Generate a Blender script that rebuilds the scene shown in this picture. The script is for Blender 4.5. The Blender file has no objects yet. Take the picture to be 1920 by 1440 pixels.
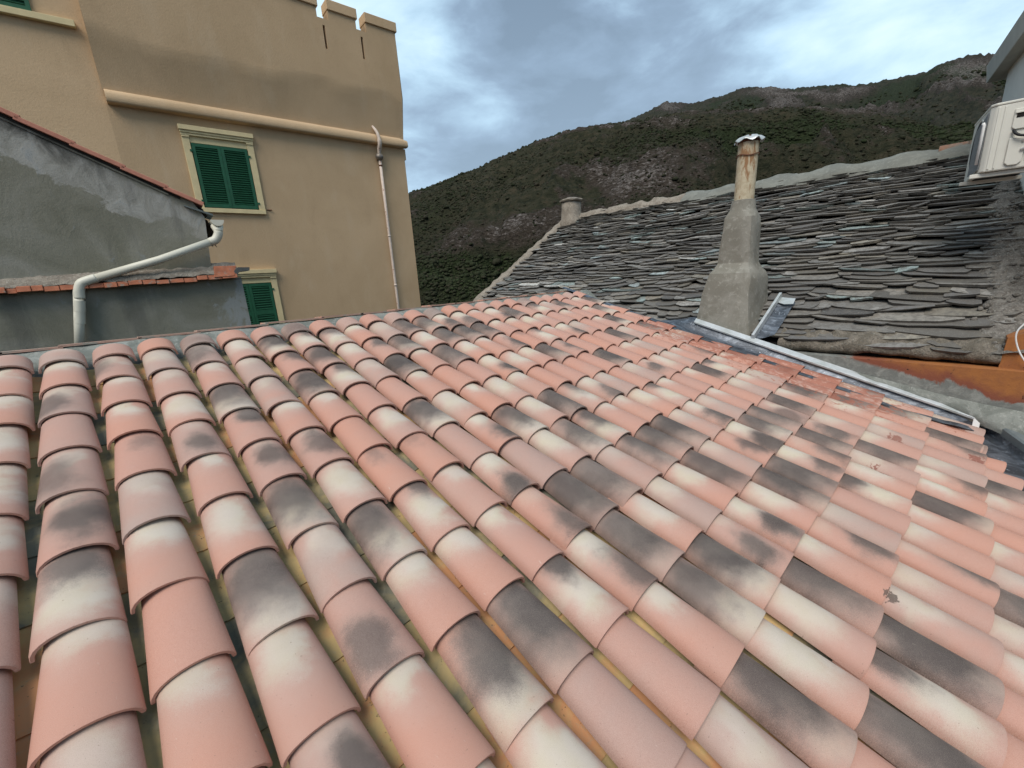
import bpy, math, random
import numpy as np
from mathutils import Vector, Matrix
random.seed(7)
rng = np.random.default_rng(11)
SC = bpy.context.scene
COL = SC.collection

# ------------------------------------------------------------------ camera
CAM = np.array([0.289, -3.822, 6.446])
F = 779.34
M = np.array([[0.72155, -0.69011, -0.05586], [-0.21635, -0.14809, -0.96502], [0.6577, 0.70839, -0.25616]])
_u, _s, _v = np.linalg.svd(M); M = _u @ _v
cd = bpy.data.cameras.new('camera'); cam = bpy.data.objects.new('camera', cd); COL.objects.link(cam)
cd.sensor_width = 36; cd.sensor_fit = 'HORIZONTAL'; cd.lens = F / 1920 * 36
cd.clip_start = 0.02; cd.clip_end = 6000
R3 = Matrix(((M[0][0], -M[1][0], -M[2][0]), (M[0][1], -M[1][1], -M[2][1]), (M[0][2], -M[1][2], -M[2][2])))
cam.matrix_world = Matrix.Translation(CAM.tolist()) @ R3.to_4x4()
SC.camera = cam

# ------------------------------------------------------------------ light
SUN_AZ, SUN_EL = 248.0, 54.0      # degrees, azimuth clockwise from +Y
SC.view_settings.view_transform = 'Standard'
SC.view_settings.look = 'None'
SC.view_settings.exposure = 1.08
SC.view_settings.gamma = 1
SC.view_settings.use_curve_mapping = False
w = bpy.data.worlds.new("World"); SC.world = w; w.use_nodes = True
wt = w.node_tree; wt.nodes.clear()


class NT:
    """small helper to write node trees"""
    def __init__(s, tree): s.t = tree
    def n(s, typ, **kw):
        nd = s.t.nodes.new(typ)
        for k, v in kw.items():
            if k.startswith('i_'):
                key = k[2:]
                key = int(key) if key.isdigit() else key.replace('_', ' ')
                s.set(nd, key, v)
            else: setattr(nd, k, v)
        return nd
    def set(s, nd, key, v):
        sock = nd.inputs[key]
        if isinstance(v, bpy.types.NodeSocket): s.t.links.new(v, sock)
        elif isinstance(v, bpy.types.Node): s.t.links.new(v.outputs[0], sock)
        else: sock.default_value = v
    def math(s, op, a, b=None, c=None, clamp=False):
        nd = s.n('ShaderNodeMath', operation=op); nd.use_clamp = clamp
        s.set(nd, 0, a)
        if b is not None: s.set(nd, 1, b)
        if c is not None: s.set(nd, 2, c)
        return nd.outputs[0]
    def vmath(s, op, a, b=None):
        nd = s.n('ShaderNodeVectorMath', operation=op); s.set(nd, 0, a)
        if b is not None: s.set(nd, 1, b)
        return nd.outputs[0]
    def ss(s, x, a, b):
        nd = s.n('ShaderNodeMapRange', interpolation_type='SMOOTHSTEP')
        s.set(nd, 0, x); s.set(nd, 1, a); s.set(nd, 2, b); nd.inputs[3].default_value = 0; nd.inputs[4].default_value = 1
        return nd.outputs[0]
    def noise(s, vec, scale, detail=4, rough=.55, dist=0, typ=None):
        nd = s.n('ShaderNodeTexNoise'); s.set(nd, 'Vector', vec)
        s.set(nd, 'Scale', scale); s.set(nd, 'Detail', detail); s.set(nd, 'Roughness', rough); s.set(nd, 'Distortion', dist)
        return nd.outputs[0]
    def mix(s, f, a, b, blend='MIX'):
        nd = s.n('ShaderNodeMix', data_type='RGBA', blend_type=blend)
        s.set(nd, 0, f)
        for k, v in ((6, a), (7, b)):
            if isinstance(v, tuple) and len(v) == 3: v = (*v, 1)
            s.set(nd, k, v)
        return nd.outputs[2]
    def ramp(s, f, stops):
        nd = s.n('ShaderNodeValToRGB'); s.set(nd, 0, f)
        el = nd.color_ramp.elements
        while len(el) > 1: el.remove(el[-1])
        el[0].position = stops[0][0]; el[0].color = (*stops[0][1], 1)
        for p, c in stops[1:]:
            e = el.new(p); e.color = (*c, 1)
        return nd.outputs[0]


N = NT(wt)
out = N.n('ShaderNodeOutputWorld'); bg = N.n('ShaderNodeBackground')
wt.links.new(bg.outputs[0], out.inputs[0])
sky = N.n('ShaderNodeTexSky', sky_type='NISHITA', sun_disc=False)
sky.sun_elevation = math.radians(SUN_EL); sky.sun_rotation = math.radians(SUN_AZ)
tc = N.n('ShaderNodeTexCoord')
sep = N.n('ShaderNodeSeparateXYZ'); N.set(sep, 0, tc.outputs['Generated'])
zz = N.math('ADD', N.math('MAXIMUM', sep.outputs[2], 0.0), 0.38)
cx = N.math('DIVIDE', sep.outputs[0], zz); cy = N.math('DIVIDE', sep.outputs[1], zz)
cmb = N.n('ShaderNodeCombineXYZ'); N.set(cmb, 0, cx); N.set(cmb, 1, cy)
pv = cmb.outputs[0]
dv_ = N.vmath('MULTIPLY', tc.outputs['Generated'], (1.0, 1.0, 2.3))
n1 = N.noise(N.vmath('ADD', dv_, (1.7, 0.4, 0.2)), 1.7, 4, .5, .15)
n2 = N.noise(N.vmath('ADD', dv_, (5.3, 2.1, 0)), 5.5, 6, .56, .2)
cl = N.math('ADD', N.math('MULTIPLY', n1, .68), N.math('MULTIPLY', n2, .32))
ccol = N.ramp(cl, [(.40, (0.095, 0.135, 0.185)), (.46, (0.135, 0.190, 0.260)), (.505, (0.200, 0.285, 0.37)), (.545, (0.27, 0.385, 0.475)), (.595, (0.36, 0.48, 0.555)), (.68, (0.50, 0.59, 0.62))])
hor = N.ss(sep.outputs[2], .75, .0)
ccol = N.mix(N.math('MULTIPLY', hor, .26), ccol, (0.40, 0.52, 0.62))
skyc = N.mix(1.0, sky.outputs[0], (0.055, 0.055, 0.055), 'MULTIPLY')
N.set(bg, 0, N.mix(0.88, skyc, ccol)); bg.inputs[1].default_value = 1.0
sl = bpy.data.lights.new('sun', 'SUN'); so = bpy.data.objects.new('sun', sl); COL.objects.link(so)
sl.energy = 1.5; sl.angle = math.radians(36); sl.color = (1, .93, .85)
a, e = math.radians(SUN_AZ), math.radians(SUN_EL)
so.rotation_euler = Vector((math.sin(a) * math.cos(e), math.cos(a) * math.cos(e), math.sin(e))).to_track_quat('Z', 'Y').to_euler()

# ------------------------------------------------------------------ geometry helpers


def ray(x, y):
    d = M.T @ np.array([(x - 960) / F, (y - 720) / F, 1.0]); return d / np.linalg.norm(d)


def onp(x, y, n, d0):
    """where the line of sight of a photo point meets a real surface plane n.X = d0"""
    d = ray(x, y); n = np.array(n, float); return CAM + d * ((d0 - n @ CAM) / (n @ d))


def proj(P):
    Y = (np.asarray(P, float) - CAM) @ M.T
    return 960 + F * Y[..., 0] / Y[..., 2], 720 + F * Y[..., 1] / Y[..., 2], Y[..., 2]


# value noise (numpy) -------------------------------------------------
_T = np.random.default_rng(3).random((64, 64, 64)).astype(np.float32)


def vnoise(p):
    p = np.asarray(p, float); i = np.floor(p).astype(int); f = p - i; f = f * f * (3 - 2 * f)
    r = 0
    for a_ in (0, 1):
        wx = f[..., 0] if a_ else 1 - f[..., 0]
        for b_ in (0, 1):
            wy = f[..., 1] if b_ else 1 - f[..., 1]
            for c_ in (0, 1):
                wz = f[..., 2] if c_ else 1 - f[..., 2]
                r = r + wx * wy * wz * _T[(i[..., 0] + a_) % 64, (i[..., 1] + b_) % 64, (i[..., 2] + c_) % 64]
    return r * 2 - 1


def fbm(p, oct=4, gain=.5):
    p = np.asarray(p, float); r = 0; am = 1
    for k in range(oct): r = r + am * vnoise(p + 17.3 * k); p = p * 2.03; am *= gain
    return r


class MB:
    """collects verts and faces of ONE mesh"""
    def __init__(s): s.v = []; s.f = []; s.m = []; s.mi = 0
    def add(s, vs, fs):
        b = len(s.v); s.v += [tuple(map(float, q)) for q in vs]; s.f += [tuple(b + i for i in f) for f in fs]; s.m += [s.mi] * len(fs)
    def box(s, c, e, ax=None):
        """c centre, e half sizes, ax 3x3 rows = axes"""
        ax = np.eye(3) if ax is None else np.array(ax)
        vs = [np.array(c) + ax[0] * e[0] * i + ax[1] * e[1] * j + ax[2] * e[2] * k for i in (-1, 1) for j in (-1, 1) for k in (-1, 1)]
        s.add(vs, [(0, 1, 3, 2), (4, 6, 7, 5), (0, 4, 5, 1), (2, 3, 7, 6), (0, 2, 6, 4), (1, 5, 7, 3)])
    def box2(s, a, b):
        a = np.array(a, float); b = np.array(b, float); s.box((a + b) / 2, np.abs(b - a) / 2)
    def prism(s, poly, off):
        """poly 3D points, extruded by off"""
        n = len(poly); off = np.array(off)
        vs = [np.array(q) for q in poly] + [np.array(q) + off for q in poly]
        s.add(vs, [tuple(range(n - 1, -1, -1)), tuple(range(n, 2 * n))] + [(i, (i + 1) % n, n + (i + 1) % n, n + i) for i in range(n)])
    def grid(s, P):
        P = np.asarray(P); r, c = P.shape[:2]
        s.add(P.reshape(-1, 3), [(i * c + j, i * c + j + 1, (i + 1) * c + j + 1, (i + 1) * c + j) for i in range(r - 1) for j in range(c - 1)])
    def loft(s, rings, cap=True, close=True):
        n = len(rings[0]); vs = [q for r in rings for q in r]; fs = []
        for k in range(len(rings) - 1):
            for i in range(n if close else n - 1):
                j = (i + 1) % n; fs.append((k * n + i, k * n + j, (k + 1) * n + j, (k + 1) * n + i))
        if cap: fs += [tuple(range(n - 1, -1, -1)), tuple(range((len(rings) - 1) * n, len(rings) * n))]
        s.add(vs, fs)
    def tube(s, path, r, seg=14, cap=True):
        path = [np.array(q, float) for q in path]; rr = r if hasattr(r, '__len__') else [r] * len(path)
        rings = []; up = None
        for i, q in enumerate(path):
            t = path[min(i + 1, len(path) - 1)] - path[max(i - 1, 0)]; t /= np.linalg.norm(t)
            if up is None:
                up = np.array([0, 0, 1.]) if abs(t[2]) < .9 else np.array([1., 0, 0])
            x = np.cross(up, t); x /= np.linalg.norm(x); up = np.cross(t, x)
            rings.append([q + rr[i] * (x * math.cos(2 * math.pi * k / seg) + up * math.sin(2 * math.pi * k / seg)) for k in range(seg)])
        s.loft(rings, cap)
    def build(s, name, mats, parent=None, smooth=False, bevel=0, attrs=None, label=None, angle=None):
        me = bpy.data.meshes.new(name)
        v = np.array(s.v, float)
        if parent is not None: v = v - np.array(ORG[parent.name])
        me.from_pydata(v.tolist(), [], s.f)
        mats = mats if isinstance(mats, (list, tuple)) else [mats]
        for m_ in mats: me.materials.append(m_)
        if len(mats) > 1: me.polygons.foreach_set('material_index', s.m)
        if smooth: me.polygons.foreach_set('use_smooth', [True] * len(me.polygons))
        if attrs:
            for k, arr in attrs.items():
                arr = np.asarray(arr, np.float32); at = me.attributes.new(k, 'FLOAT_VECTOR', 'POINT'); at.data.foreach_set('vector', arr.ravel())
        o = bpy.data.objects.new(name, me); COL.objects.link(o)
        if parent is not None: o.parent = parent; ORG[o.name] = ORG[parent.name]
        if bevel:
            md = o.modifiers.new('bevel', 'BEVEL'); md.width = bevel; md.segments = 2; md.limit_method = 'ANGLE'; md.harden_normals = False
        if angle is not None and smooth:
            me.set_sharp_from_angle(angle=math.radians(angle))
        if label: o['label'] = label
        return o


ORG = {}


def thing(name, label, cat, loc=(0, 0, 0), group=None):
    o = bpy.data.objects.new(name, None); COL.objects.link(o); o.location = loc; o.empty_display_size = .2
    o['label'] = label; o['category'] = cat
    if group: o['group'] = group
    ORG[o.name] = tuple(loc); return o


def struct(o): o['kind'] = 'structure'; return o


def bez(pts, n=8):
    """Catmull-Rom through the points"""
    P = [np.array(q, float) for q in pts]; P = [2 * P[0] - P[1]] + P + [2 * P[-1] - P[-2]]; o = []
    for i in range(1, len(P) - 2):
        for k in range(n):
            t = k / n; o.append(.5 * ((2 * P[i]) + (-P[i - 1] + P[i + 1]) * t + (2 * P[i - 1] - 5 * P[i] + 4 * P[i + 1] - P[i + 2]) * t * t + (-P[i - 1] + 3 * P[i] - 3 * P[i + 1] + P[i + 2]) * t ** 3))
    return o + [P[-2]]


S = .235; TH = math.asin(.281); ct, st_ = math.cos(TH), math.sin(TH); Z0 = 6.0
TU = np.array([1., 0, 0]); TV = np.array([0, -ct, -st_]); TN = np.array([0, -st_, ct])
EXP = 1.5278 * S                      # exposure of a course, 0.359 m
O0 = np.array([0, 0, Z0])


def rf(x, v, nn=0): return O0 + TU * x + TV * v + TN * nn


def onroof(x, y, nn=.07): return onp(x, y, TN, TN @ rf(0, 0, nn))



# ------------------------------------------------------------------ materials


def mat(name, rough=.85, spec=.3, metal=0.0):
    m = bpy.data.materials.new(name); m.use_nodes = True; t = m.node_tree; n = NT(t)
    b = t.nodes['Principled BSDF']; b.inputs['Roughness'].default_value = rough
    b.inputs['Specular IOR Level'].default_value = spec; b.inputs['Metallic'].default_value = metal
    g = t.nodes.new('ShaderNodeNewGeometry')
    return m, n, b, g.outputs['Position']


def bump(n, b, h, strength=.3, dist=.01):
    nd = n.n('ShaderNodeBump'); n.set(nd, 'Height', h); nd.inputs['Strength'].default_value = strength; nd.inputs['Distance'].default_value = dist
    n.set(b, 'Normal', nd.outputs[0])


def attr(n, name):
    a_ = n.n('ShaderNodeAttribute', attribute_name=name, attribute_type='GEOMETRY')
    s_ = n.n('ShaderNodeSeparateXYZ'); n.set(s_, 0, a_.outputs['Vector']); return a_.outputs['Vector'], s_.outputs


def simple(name, col, var=.15, scale=6, rough=.85, spec=.3, metal=0, bs=.2, bd=.005, col2=None, sc2=1.5, lo=.45, hi=.65, bscale=60):
    m, n, b, p = mat(name, rough, spec, metal)
    v = n.noise(p, scale, 6, .6)
    dark = tuple(c * (1 - var) for c in col); light = tuple(min(1, c * (1 + var)) for c in col)
    c = n.ramp(v, [(.3, dark), (.7, light)])
    if col2: c = n.mix(n.ss(n.noise(p, sc2, 7, .62, .6), lo, hi), c, col2)
    n.set(b, 'Base Color', c)
    if bs: bump(n, b, n.noise(p, bscale, 5, .6), bs, bd)
    return m


def tile_material():
    m, n, b, p = mat('fired_clay_flamed', .78, .25)
    ta, A = attr(n, 'ta'); tc_, Cc = attr(n, 'tc'); td, Dd = attr(n, 'td'); te, Ee = attr(n, 'te')
    u, v, seed = A[0], A[1], A[2]
    cv = n.n('ShaderNodeCombineXYZ'); n.set(cv, 0, n.math('MULTIPLY', u, .11)); n.set(cv, 1, n.math('MULTIPLY', v, .36)); n.set(cv, 2, n.math('MULTIPLY', seed, 37.0))
    lv = cv.outputs[0]
    big = n.math('SUBTRACT', n.noise(lv, 7, 3, .5), .5)
    mid = n.math('SUBTRACT', n.noise(lv, 38, 4, .6), .5)
    fine = n.math('SUBTRACT', n.noise(lv, 420, 2, .7), .5)
    # base clay
    base = n.ramp(n.math('ADD', Ee[1], n.math('MULTIPLY', big, .5)), [(.0, (0.490, 0.238, 0.170)), (.5, (0.460, 0.242, 0.186)), (1., (0.385, 0.248, 0.208))])
    base = n.mix(n.math('MULTIPLY', n.math('ABSOLUTE', fine), .8, clamp=True), base, (0.60, 0.40, 0.30))
    # cream patch: centre v, radius, strength
    dv = n.math('SUBTRACT', v, Cc[0]); du = n.math('MULTIPLY', n.math('ADD', u, n.math('MULTIPLY', big, 2.2)), .42)
    dist = n.math('SQRT', n.math('ADD', n.math('MULTIPLY', dv, dv), n.math('MULTIPLY', n.math('MULTIPLY', du, du), .95)))
    dist = n.math('ADD', dist, n.math('ADD', n.math('MULTIPLY', big, .35), n.math('ADD', n.math('MULTIPLY', mid, .10), n.math('MULTIPLY', fine, .22))))
    cm = n.math('MULTIPLY', n.ss(n.math('DIVIDE', dist, Cc[1]), 1.15, .35), Cc[2])
    base = n.mix(n.math('MULTIPLY', n.ss(n.math('DIVIDE', dist, Cc[1]), 1.75, .8), n.math('MULTIPLY', Cc[2], .55)), base, (0.47, 0.315, 0.262))
    col = n.mix(cm, base, n.mix(n.ss(big, -.2, .25), (0.555, 0.49, 0.415), (0.52, 0.46, 0.345)))
    # halo of muted pink/grey around dark patch, then dark
    du2 = n.math('MULTIPLY', n.math('SUBTRACT', u, Dd[0]), .42); dv2 = n.math('SUBTRACT', v, Dd[1])
    d2 = n.math('SQRT', n.math('ADD', n.math('MULTIPLY', du2, du2), n.math('MULTIPLY', dv2, dv2)))
    d2 = n.math('ADD', d2, n.math('ADD', n.math('MULTIPLY', big, .58), n.math('ADD', n.math('MULTIPLY', mid, .12), n.math('MULTIPLY', fine, .34))))
    q2 = n.math('DIVIDE', d2, Dd[2])
    col = n.mix(n.math('MULTIPLY', n.ss(q2, 1.5, .7), n.math('MULTIPLY', Ee[0], .45)), col, (0.245, 0.195, 0.165))
    dk = n.math('MULTIPLY', n.ss(q2, 1.18, .36), Ee[0])
    col = n.mix(dk, col, n.mix(n.ss(big, -.15, .2), (0.058, 0.048, 0.045), (0.092, 0.077, 0.068)))
    # muted veil on whole tile
    col = n.mix(n.math('MULTIPLY', Ee[2], n.ss(n.noise(lv, 5, 3, .5), .25, .7)), col, (0.37, 0.30, 0.26))
    # dark pores and pale chips
    col = n.mix(n.math('MULTIPLY', n.ss(n.noise(lv, 160, 2, .5), .71, .77), .6), col, (0.12, 0.07, 0.05))
    # red cement wash splashed beside the lead flashing, with drops
    sp = n.n('ShaderNodeSeparateXYZ'); n.set(sp, 0, p)
    near = n.math('MULTIPLY', n.ss(sp.outputs[0], 4.35, 5.35), n.math('MULTIPLY', n.ss(sp.outputs[1], -.5, -1.4), n.ss(sp.outputs[1], -4.6, -3.0)))
    sv = n.vmath('MULTIPLY', p, (14.0, 6.0, 6.0))
    spl = n.ss(n.math('ADD', n.noise(sv, 2.2, 6, .72, 1.2), n.math('MULTIPLY', near, .36)), .76, .80)
    col = n.mix(n.math('MULTIPLY', n.math('MULTIPLY', spl, n.ss(near, .02, .25)), .7), col, (0.30, 0.085, 0.045))
    for (sx, sy, rr_, cc_) in ((1640, 872, .050, (0.20, 0.055, 0.035)), (1655, 884, .045, (0.20, 0.055, 0.035)), (1832, 860, .045, (0.20, 0.06, 0.04)), (1680, 820, .05, (0.22, 0.08, 0.055)), (1672, 1117, .028, (0.07, 0.05, 0.04)), (1790, 800, .10, (0.27, 0.085, 0.045))):
        q_ = onroof(sx, sy, .075)
        dd_ = n.n('ShaderNodeVectorMath', operation='DISTANCE'); n.set(dd_, 0, p); dd_.inputs[1].default_value = tuple(q_)
        dsn = n.math('ADD', n.math('DIVIDE', dd_.outputs['Value'], rr_), n.math('MULTIPLY', n.math('SUBTRACT', n.noise(p, 34, 3, .6, .8), .5), 3.4))
        col = n.mix(n.math('MULTIPLY', n.ss(dsn, 1.0, .8), .85), col, cc_)
    # gritty grain, both ways, and pale rubbed marks
    gr = n.noise(lv, 900, 2, .8)
    col = n.mix(n.math('MULTIPLY', n.ss(gr, .52, .66), .30), col, (0.60, 0.50, 0.42))
    col = n.mix(n.math('MULTIPLY', n.ss(gr, .46, .34), .34), col, (0.13, 0.085, 0.07))
    rub = n.noise(n.vmath('MULTIPLY', lv, (5.0, 1.0, 1.0)), 24, 3, .6, .5)
    col = n.mix(n.math('MULTIPLY', n.ss(rub, .70, .78), .35), col, (0.62, 0.54, 0.46))
    n.set(b, 'Base Color', col)
    n.set(b, 'Roughness', n.math('ADD', .66, n.math('MULTIPLY', mid, .3)))
    bump(n, b, n.math('ADD', n.math('MULTIPLY', fine, .5), n.math('MULTIPLY', mid, .9)), .25, .003)
    return m


def channel_material():
    m, n, b, p = mat('weathered_channel_clay', .8, .25)
    ta, A = attr(n, 'ta')
    v = n.noise(p, 4, 5, .6, .6); v2 = n.noise(p, 21, 5, .65, .4)
    c = n.ramp(n.math('ADD', n.math('MULTIPLY', v, .7), n.math('MULTIPLY', A[2], .35)), [(.34, (0.19, 0.185, 0.14)), (.44, (0.40, 0.32, 0.165)), (.56, (0.54, 0.39, 0.18)), (.68, (0.58, 0.29, 0.14))])
    c = n.mix(n.math('MULTIPLY', n.ss(v2, .55, .75), .6), c, (0.36, 0.33, 0.25))
    c = n.mix(n.math('MULTIPLY', n.ss(n.noise(p, 60, 3, .6), .66, .72), .7), c, (0.07, 0.065, 0.05))
    n.set(b, 'Base Color', c); bump(n, b, v2, .35, .006); return m


def cement(name, c1, c2, c3, sc=1.6, rough=.92, bs=.5, bd=.012, lichen=0):
    m, n, b, p = mat(name, rough, .15)
    a1 = n.noise(p, sc, 7, .62, .8); a2 = n.noise(p, sc * 5, 6, .65, .3); a3 = n.noise(p, 90, 4, .7)
    c = n.mix(n.ss(a1, .42, .60), c1, c2)
    c = n.mix(n.math('MULTIPLY', n.ss(a2, .52, .66), .7), c, c3)
    c = n.mix(n.math('MULTIPLY', n.ss(a3, .45, .7), .25), c, tuple(x * .6 for x in c1))
    if lichen: c = n.mix(n.math('MULTIPLY', n.ss(n.noise(p, 26, 6, .75), .58, .66), lichen), c, (0.36, 0.35, 0.30))
    n.set(b, 'Base Color', c); bump(n, b, n.math('ADD', a2, n.math('MULTIPLY', a3, .35)), bs, bd); return m


def slate_material():
    m, n, b, p = mat('rough_stone_slate', .72, .35)
    sa, S = attr(n, 'sc')
    a1 = n.noise(p, 17, 7, .72, .4); a2 = n.noise(p, 75, 5, .75); a3 = n.noise(p, 6, 5, .6)
    c = n.mix(n.math('MULTIPLY', n.ss(a1, .40, .62), .75), sa, (0.11, 0.10, 0.088))
    c = n.mix(n.math('MULTIPLY', n.ss(a2, .56, .68), .6), c, (0.34, 0.325, 0.28))
    c = n.mix(n.math('MULTIPLY', n.ss(a3, .58, .70), .35), c, (0.19, 0.165, 0.125))
    n.set(b, 'Base Color', c); bump(n, b, n.math('ADD', a1, n.math('MULTIPLY', a2, .5)), .6, .008); return m


def lead_material():
    m, n, b, p = mat('lead_sheet', .42, .5, .75)
    q = n.vmath('MULTIPLY', p, (1.0, .35, 1.0))
    a1 = n.noise(q, 7, 6, .7, 1.0); a2 = n.noise(p, 30, 5, .7, .6)
    c = n.mix(n.ss(a1, .42, .62), (0.085, 0.095, 0.110), (0.22, 0.245, 0.28))
    c = n.mix(n.ss(a2, .60, .70), c, (0.52, 0.57, 0.63))
    n.set(b, 'Base Color', c); n.set(b, 'Roughness', n.math('ADD', .30, n.math('MULTIPLY', a2, .4)))
    bump(n, b, n.math('ADD', a1, n.math('MULTIPLY', a2, .3)), .5, .02); return m


def ochre_material(name, k=1.0):
    m, n, b, p = mat(name, .93, .12)
    a1 = n.noise(p, .55, 5, .55, .6); a2 = n.noise(n.vmath('MULTIPLY', p, (1, 1, .35)), 2.2, 6, .62, .4); a3 = n.noise(p, 30, 5, .65); a4 = n.noise(p, 130, 3, .6)
    c = n.ramp(a1, [(.32, tuple(x * k for x in (0.475, 0.335, 0.20))), (.68, tuple(x * k for x in (0.565, 0.405, 0.25)))])
    c = n.mix(n.math('MULTIPLY', n.ss(a2, .52, .72), .35), c, (0.58, 0.445, 0.30))
    c = n.mix(n.math('MULTIPLY', n.ss(a2, .48, .30), .2), c, (0.37, 0.255, 0.15))
    c = n.mix(n.math('MULTIPLY', n.ss(a3, .5, .75), .18), c, (0.36, 0.25, 0.15))
    n.set(b, 'Base Color', c); bump(n, b, n.math('ADD', n.math('MULTIPLY', a3, .7), n.math('MULTIPLY', a4, .4)), .45, .012); return m


def grey_wall_material():
    m, n, b, p = mat('patched_cement_render', .93, .12)
    s_ = n.n('ShaderNodeSeparateXYZ'); n.set(s_, 0, p)
    X, Z = s_.outputs[0], s_.outputs[2]
    # height of verge above the point (verge falls from Z 8.15 at X -0.05 to Z 7.37 at X 1.25)
    vz = n.math('SUBTRACT', n.math('SUBTRACT', 8.10, n.math('MULTIPLY', X, .60)), Z)
    a1 = n.noise(p, 1.7, 7, .62, 1.0); a2 = n.noise(n.vmath('MULTIPLY', p, (1, 1, .6)), 6, 7, .68, .7); a3 = n.noise(p, 70, 4, .7)
    c = n.ramp(a1, [(.30, (0.175, 0.170, 0.128)), (.5, (0.225, 0.218, 0.172)), (.68, (0.285, 0.275, 0.232))])
    # pale newer coat below the verge, ragged lower edge
    band = n.math('MULTIPLY', n.ss(n.math('ADD', vz, n.math('MULTIPLY', n.math('SUBTRACT', a1, .5), 1.1)), .42, .36), n.ss(n.math('ADD', vz, n.math('MULTIPLY', a2, .2)), .12, .2))
    c = n.mix(n.math('MULTIPLY', band, .85), c, n.mix(n.ss(a2, .35, .7), (0.31, 0.30, 0.265), (0.44, 0.43, 0.395)))
    # soot and damp stains running from the verge
    st = n.noise(n.vmath('MULTIPLY', p, (1, 1, .16)), 3.2, 4, .6, .2)
    top = n.math('MULTIPLY', n.ss(n.math('ADD', vz, n.math('MULTIPLY', n.math('SUBTRACT', a2, .5), .5)), .28, .02), n.ss(X, .75, .2))
    c = n.mix(n.math('MULTIPLY', top, .8), c, (0.045, 0.045, 0.042))
    c = n.mix(n.math('MULTIPLY', n.ss(st, .56, .70), .45), c, (0.085, 0.085, 0.078))
    # pale efflorescence patches low on the wall and at the right edge
    c = n.mix(n.math('MULTIPLY', n.ss(n.math('ADD', a2, n.math('MULTIPLY', n.ss(X, 1.0, 1.4), .18)), .60, .72), .65), c, (0.30, 0.32, 0.32))
    c = n.mix(n.math('MULTIPLY', n.ss(a3, .5, .75), .2), c, (0.08, 0.08, 0.07))
    n.set(b, 'Base Color', c); bump(n, b, n.math('ADD', a2, n.math('MULTIPLY', a3, .3)), .6, .015); return m


def orange_wall_material():
    """lower wall: grey mortar smeared over an orange painted render"""
    m, n, b, p = mat('orange_render_and_mortar', .85, .2)
    s_ = n.n('ShaderNodeSeparateXYZ'); n.set(s_, 0, p); Y, Z = s_.outputs[1], s_.outputs[2]
    a1 = n.noise(p, 3.0, 7, .65, 1.0); a2 = n.noise(p, 11, 6, .7, .4); a3 = n.noise(p, 70, 3, .7)
    lim = n.math('ADD', n.math('MULTIPLY', n.math('SUBTRACT', a1, .5), .28), n.math('ADD', n.math('MULTIPLY', n.math('ADD', Y, 3.7), .22), 5.27))
    k = n.ss(n.math('SUBTRACT', Z, lim), -.015, .015)
    g = n.mix(n.ss(a2, .4, .65), (0.17, 0.175, 0.16), (0.27, 0.275, 0.25))
    o = n.mix(n.ss(a2, .42, .62), (0.34, 0.135, 0.045), (0.29, 0.115, 0.045))
    o = n.mix(n.ss(n.math('SUBTRACT', Z, lim), .12, .02), o, (0.22, 0.075, 0.045))
    o = n.mix(n.ss(a2, .64, .67), o, (0.03, 0.02, 0.018))
    c = n.mix(k, g, o)
    n.set(b, 'Base Color', c); bump(n, b, n.math('ADD', a2, n.math('MULTIPLY', a3, .3)), .5, .012); return m


MT = tile_material(); MCH = channel_material(); MSL = slate_material(); MLEAD = lead_material()
M_ridge = cement('blue_grey_ridge_mortar', (0.165, 0.175, 0.155), (0.24, 0.25, 0.225), (0.34, 0.345, 0.315), 5)
M_chim = cement('smooth_cement_render', (0.205, 0.195, 0.163), (0.265, 0.255, 0.22), (0.34, 0.33, 0.29), 3.2, bs=.35)
M_oldmortar = cement('old_lime_mortar', (0.22, 0.19, 0.155), (0.29, 0.255, 0.21), (0.40, 0.37, 0.31), 7, bs=.9, bd=.02, lichen=.5)
M_rubble = cement('stony_mortar', (0.17, 0.155, 0.135), (0.27, 0.25, 0.22), (0.46, 0.44, 0.40), 12, bs=1, bd=.03, lichen=.7)
M_newcem = cement('fresh_grey_cement', (0.165, 0.17, 0.15), (0.20, 0.205, 0.18), (0.24, 0.245, 0.22), 4, bs=.3)
M_och = ochre_material('ochre_render'); M_och2 = ochre_material('ochre_render_moulding', 1.12); M_och3 = ochre_material('ochre_render_lit', 1.10)  # last, paler copy puts the left wing's stronger light into its colour
M_cream = simple('cream_painted_trim', (0.68, 0.56, 0.32), .08, 8, .8, bs=.15)
M_green = simple('dark_green_shutter_paint', (0.014, 0.095, 0.045), .18, 12, .5, .4, bs=.05)
M_grey = grey_wall_material(); M_orange = orange_wall_material()
M_pvc = simple('cream_pvc', (0.62, 0.60, 0.50), .05, 5, .45, .4, bs=.0)
M_pvcrust = simple('pinkish_painted_pipe', (0.60, 0.50, 0.42), .12, 9, .6, col2=(0.30, 0.14, 0.08), sc2=9, lo=.60, hi=.68)
M_verge = simple('pink_verge_clay', (0.50, 0.215, 0.15), .14, 14, .8, bs=.2)
M_rtile = simple('pale_pink_ridge_clay', (0.50, 0.30, 0.23), .14, 9, .8, bs=.2, col2=(0.34, 0.31, 0.26), sc2=6)
M_brick = simple('orange_ledge_clay', (0.43, 0.155, 0.085), .25, 16, .85, bs=.4, col2=(0.30, 0.24, 0.19), sc2=14, lo=.52, hi=.66)
M_alu = simple('galvanised_strip', (0.50, 0.53, 0.54), .12, 9, .42, .5, .25, bs=.1, col2=(0.40, 0.43, 0.42), sc2=6)
M_white = simple('white_end_plate', (0.78, 0.78, 0.76), .05, 9, .5, bs=.1)
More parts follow.
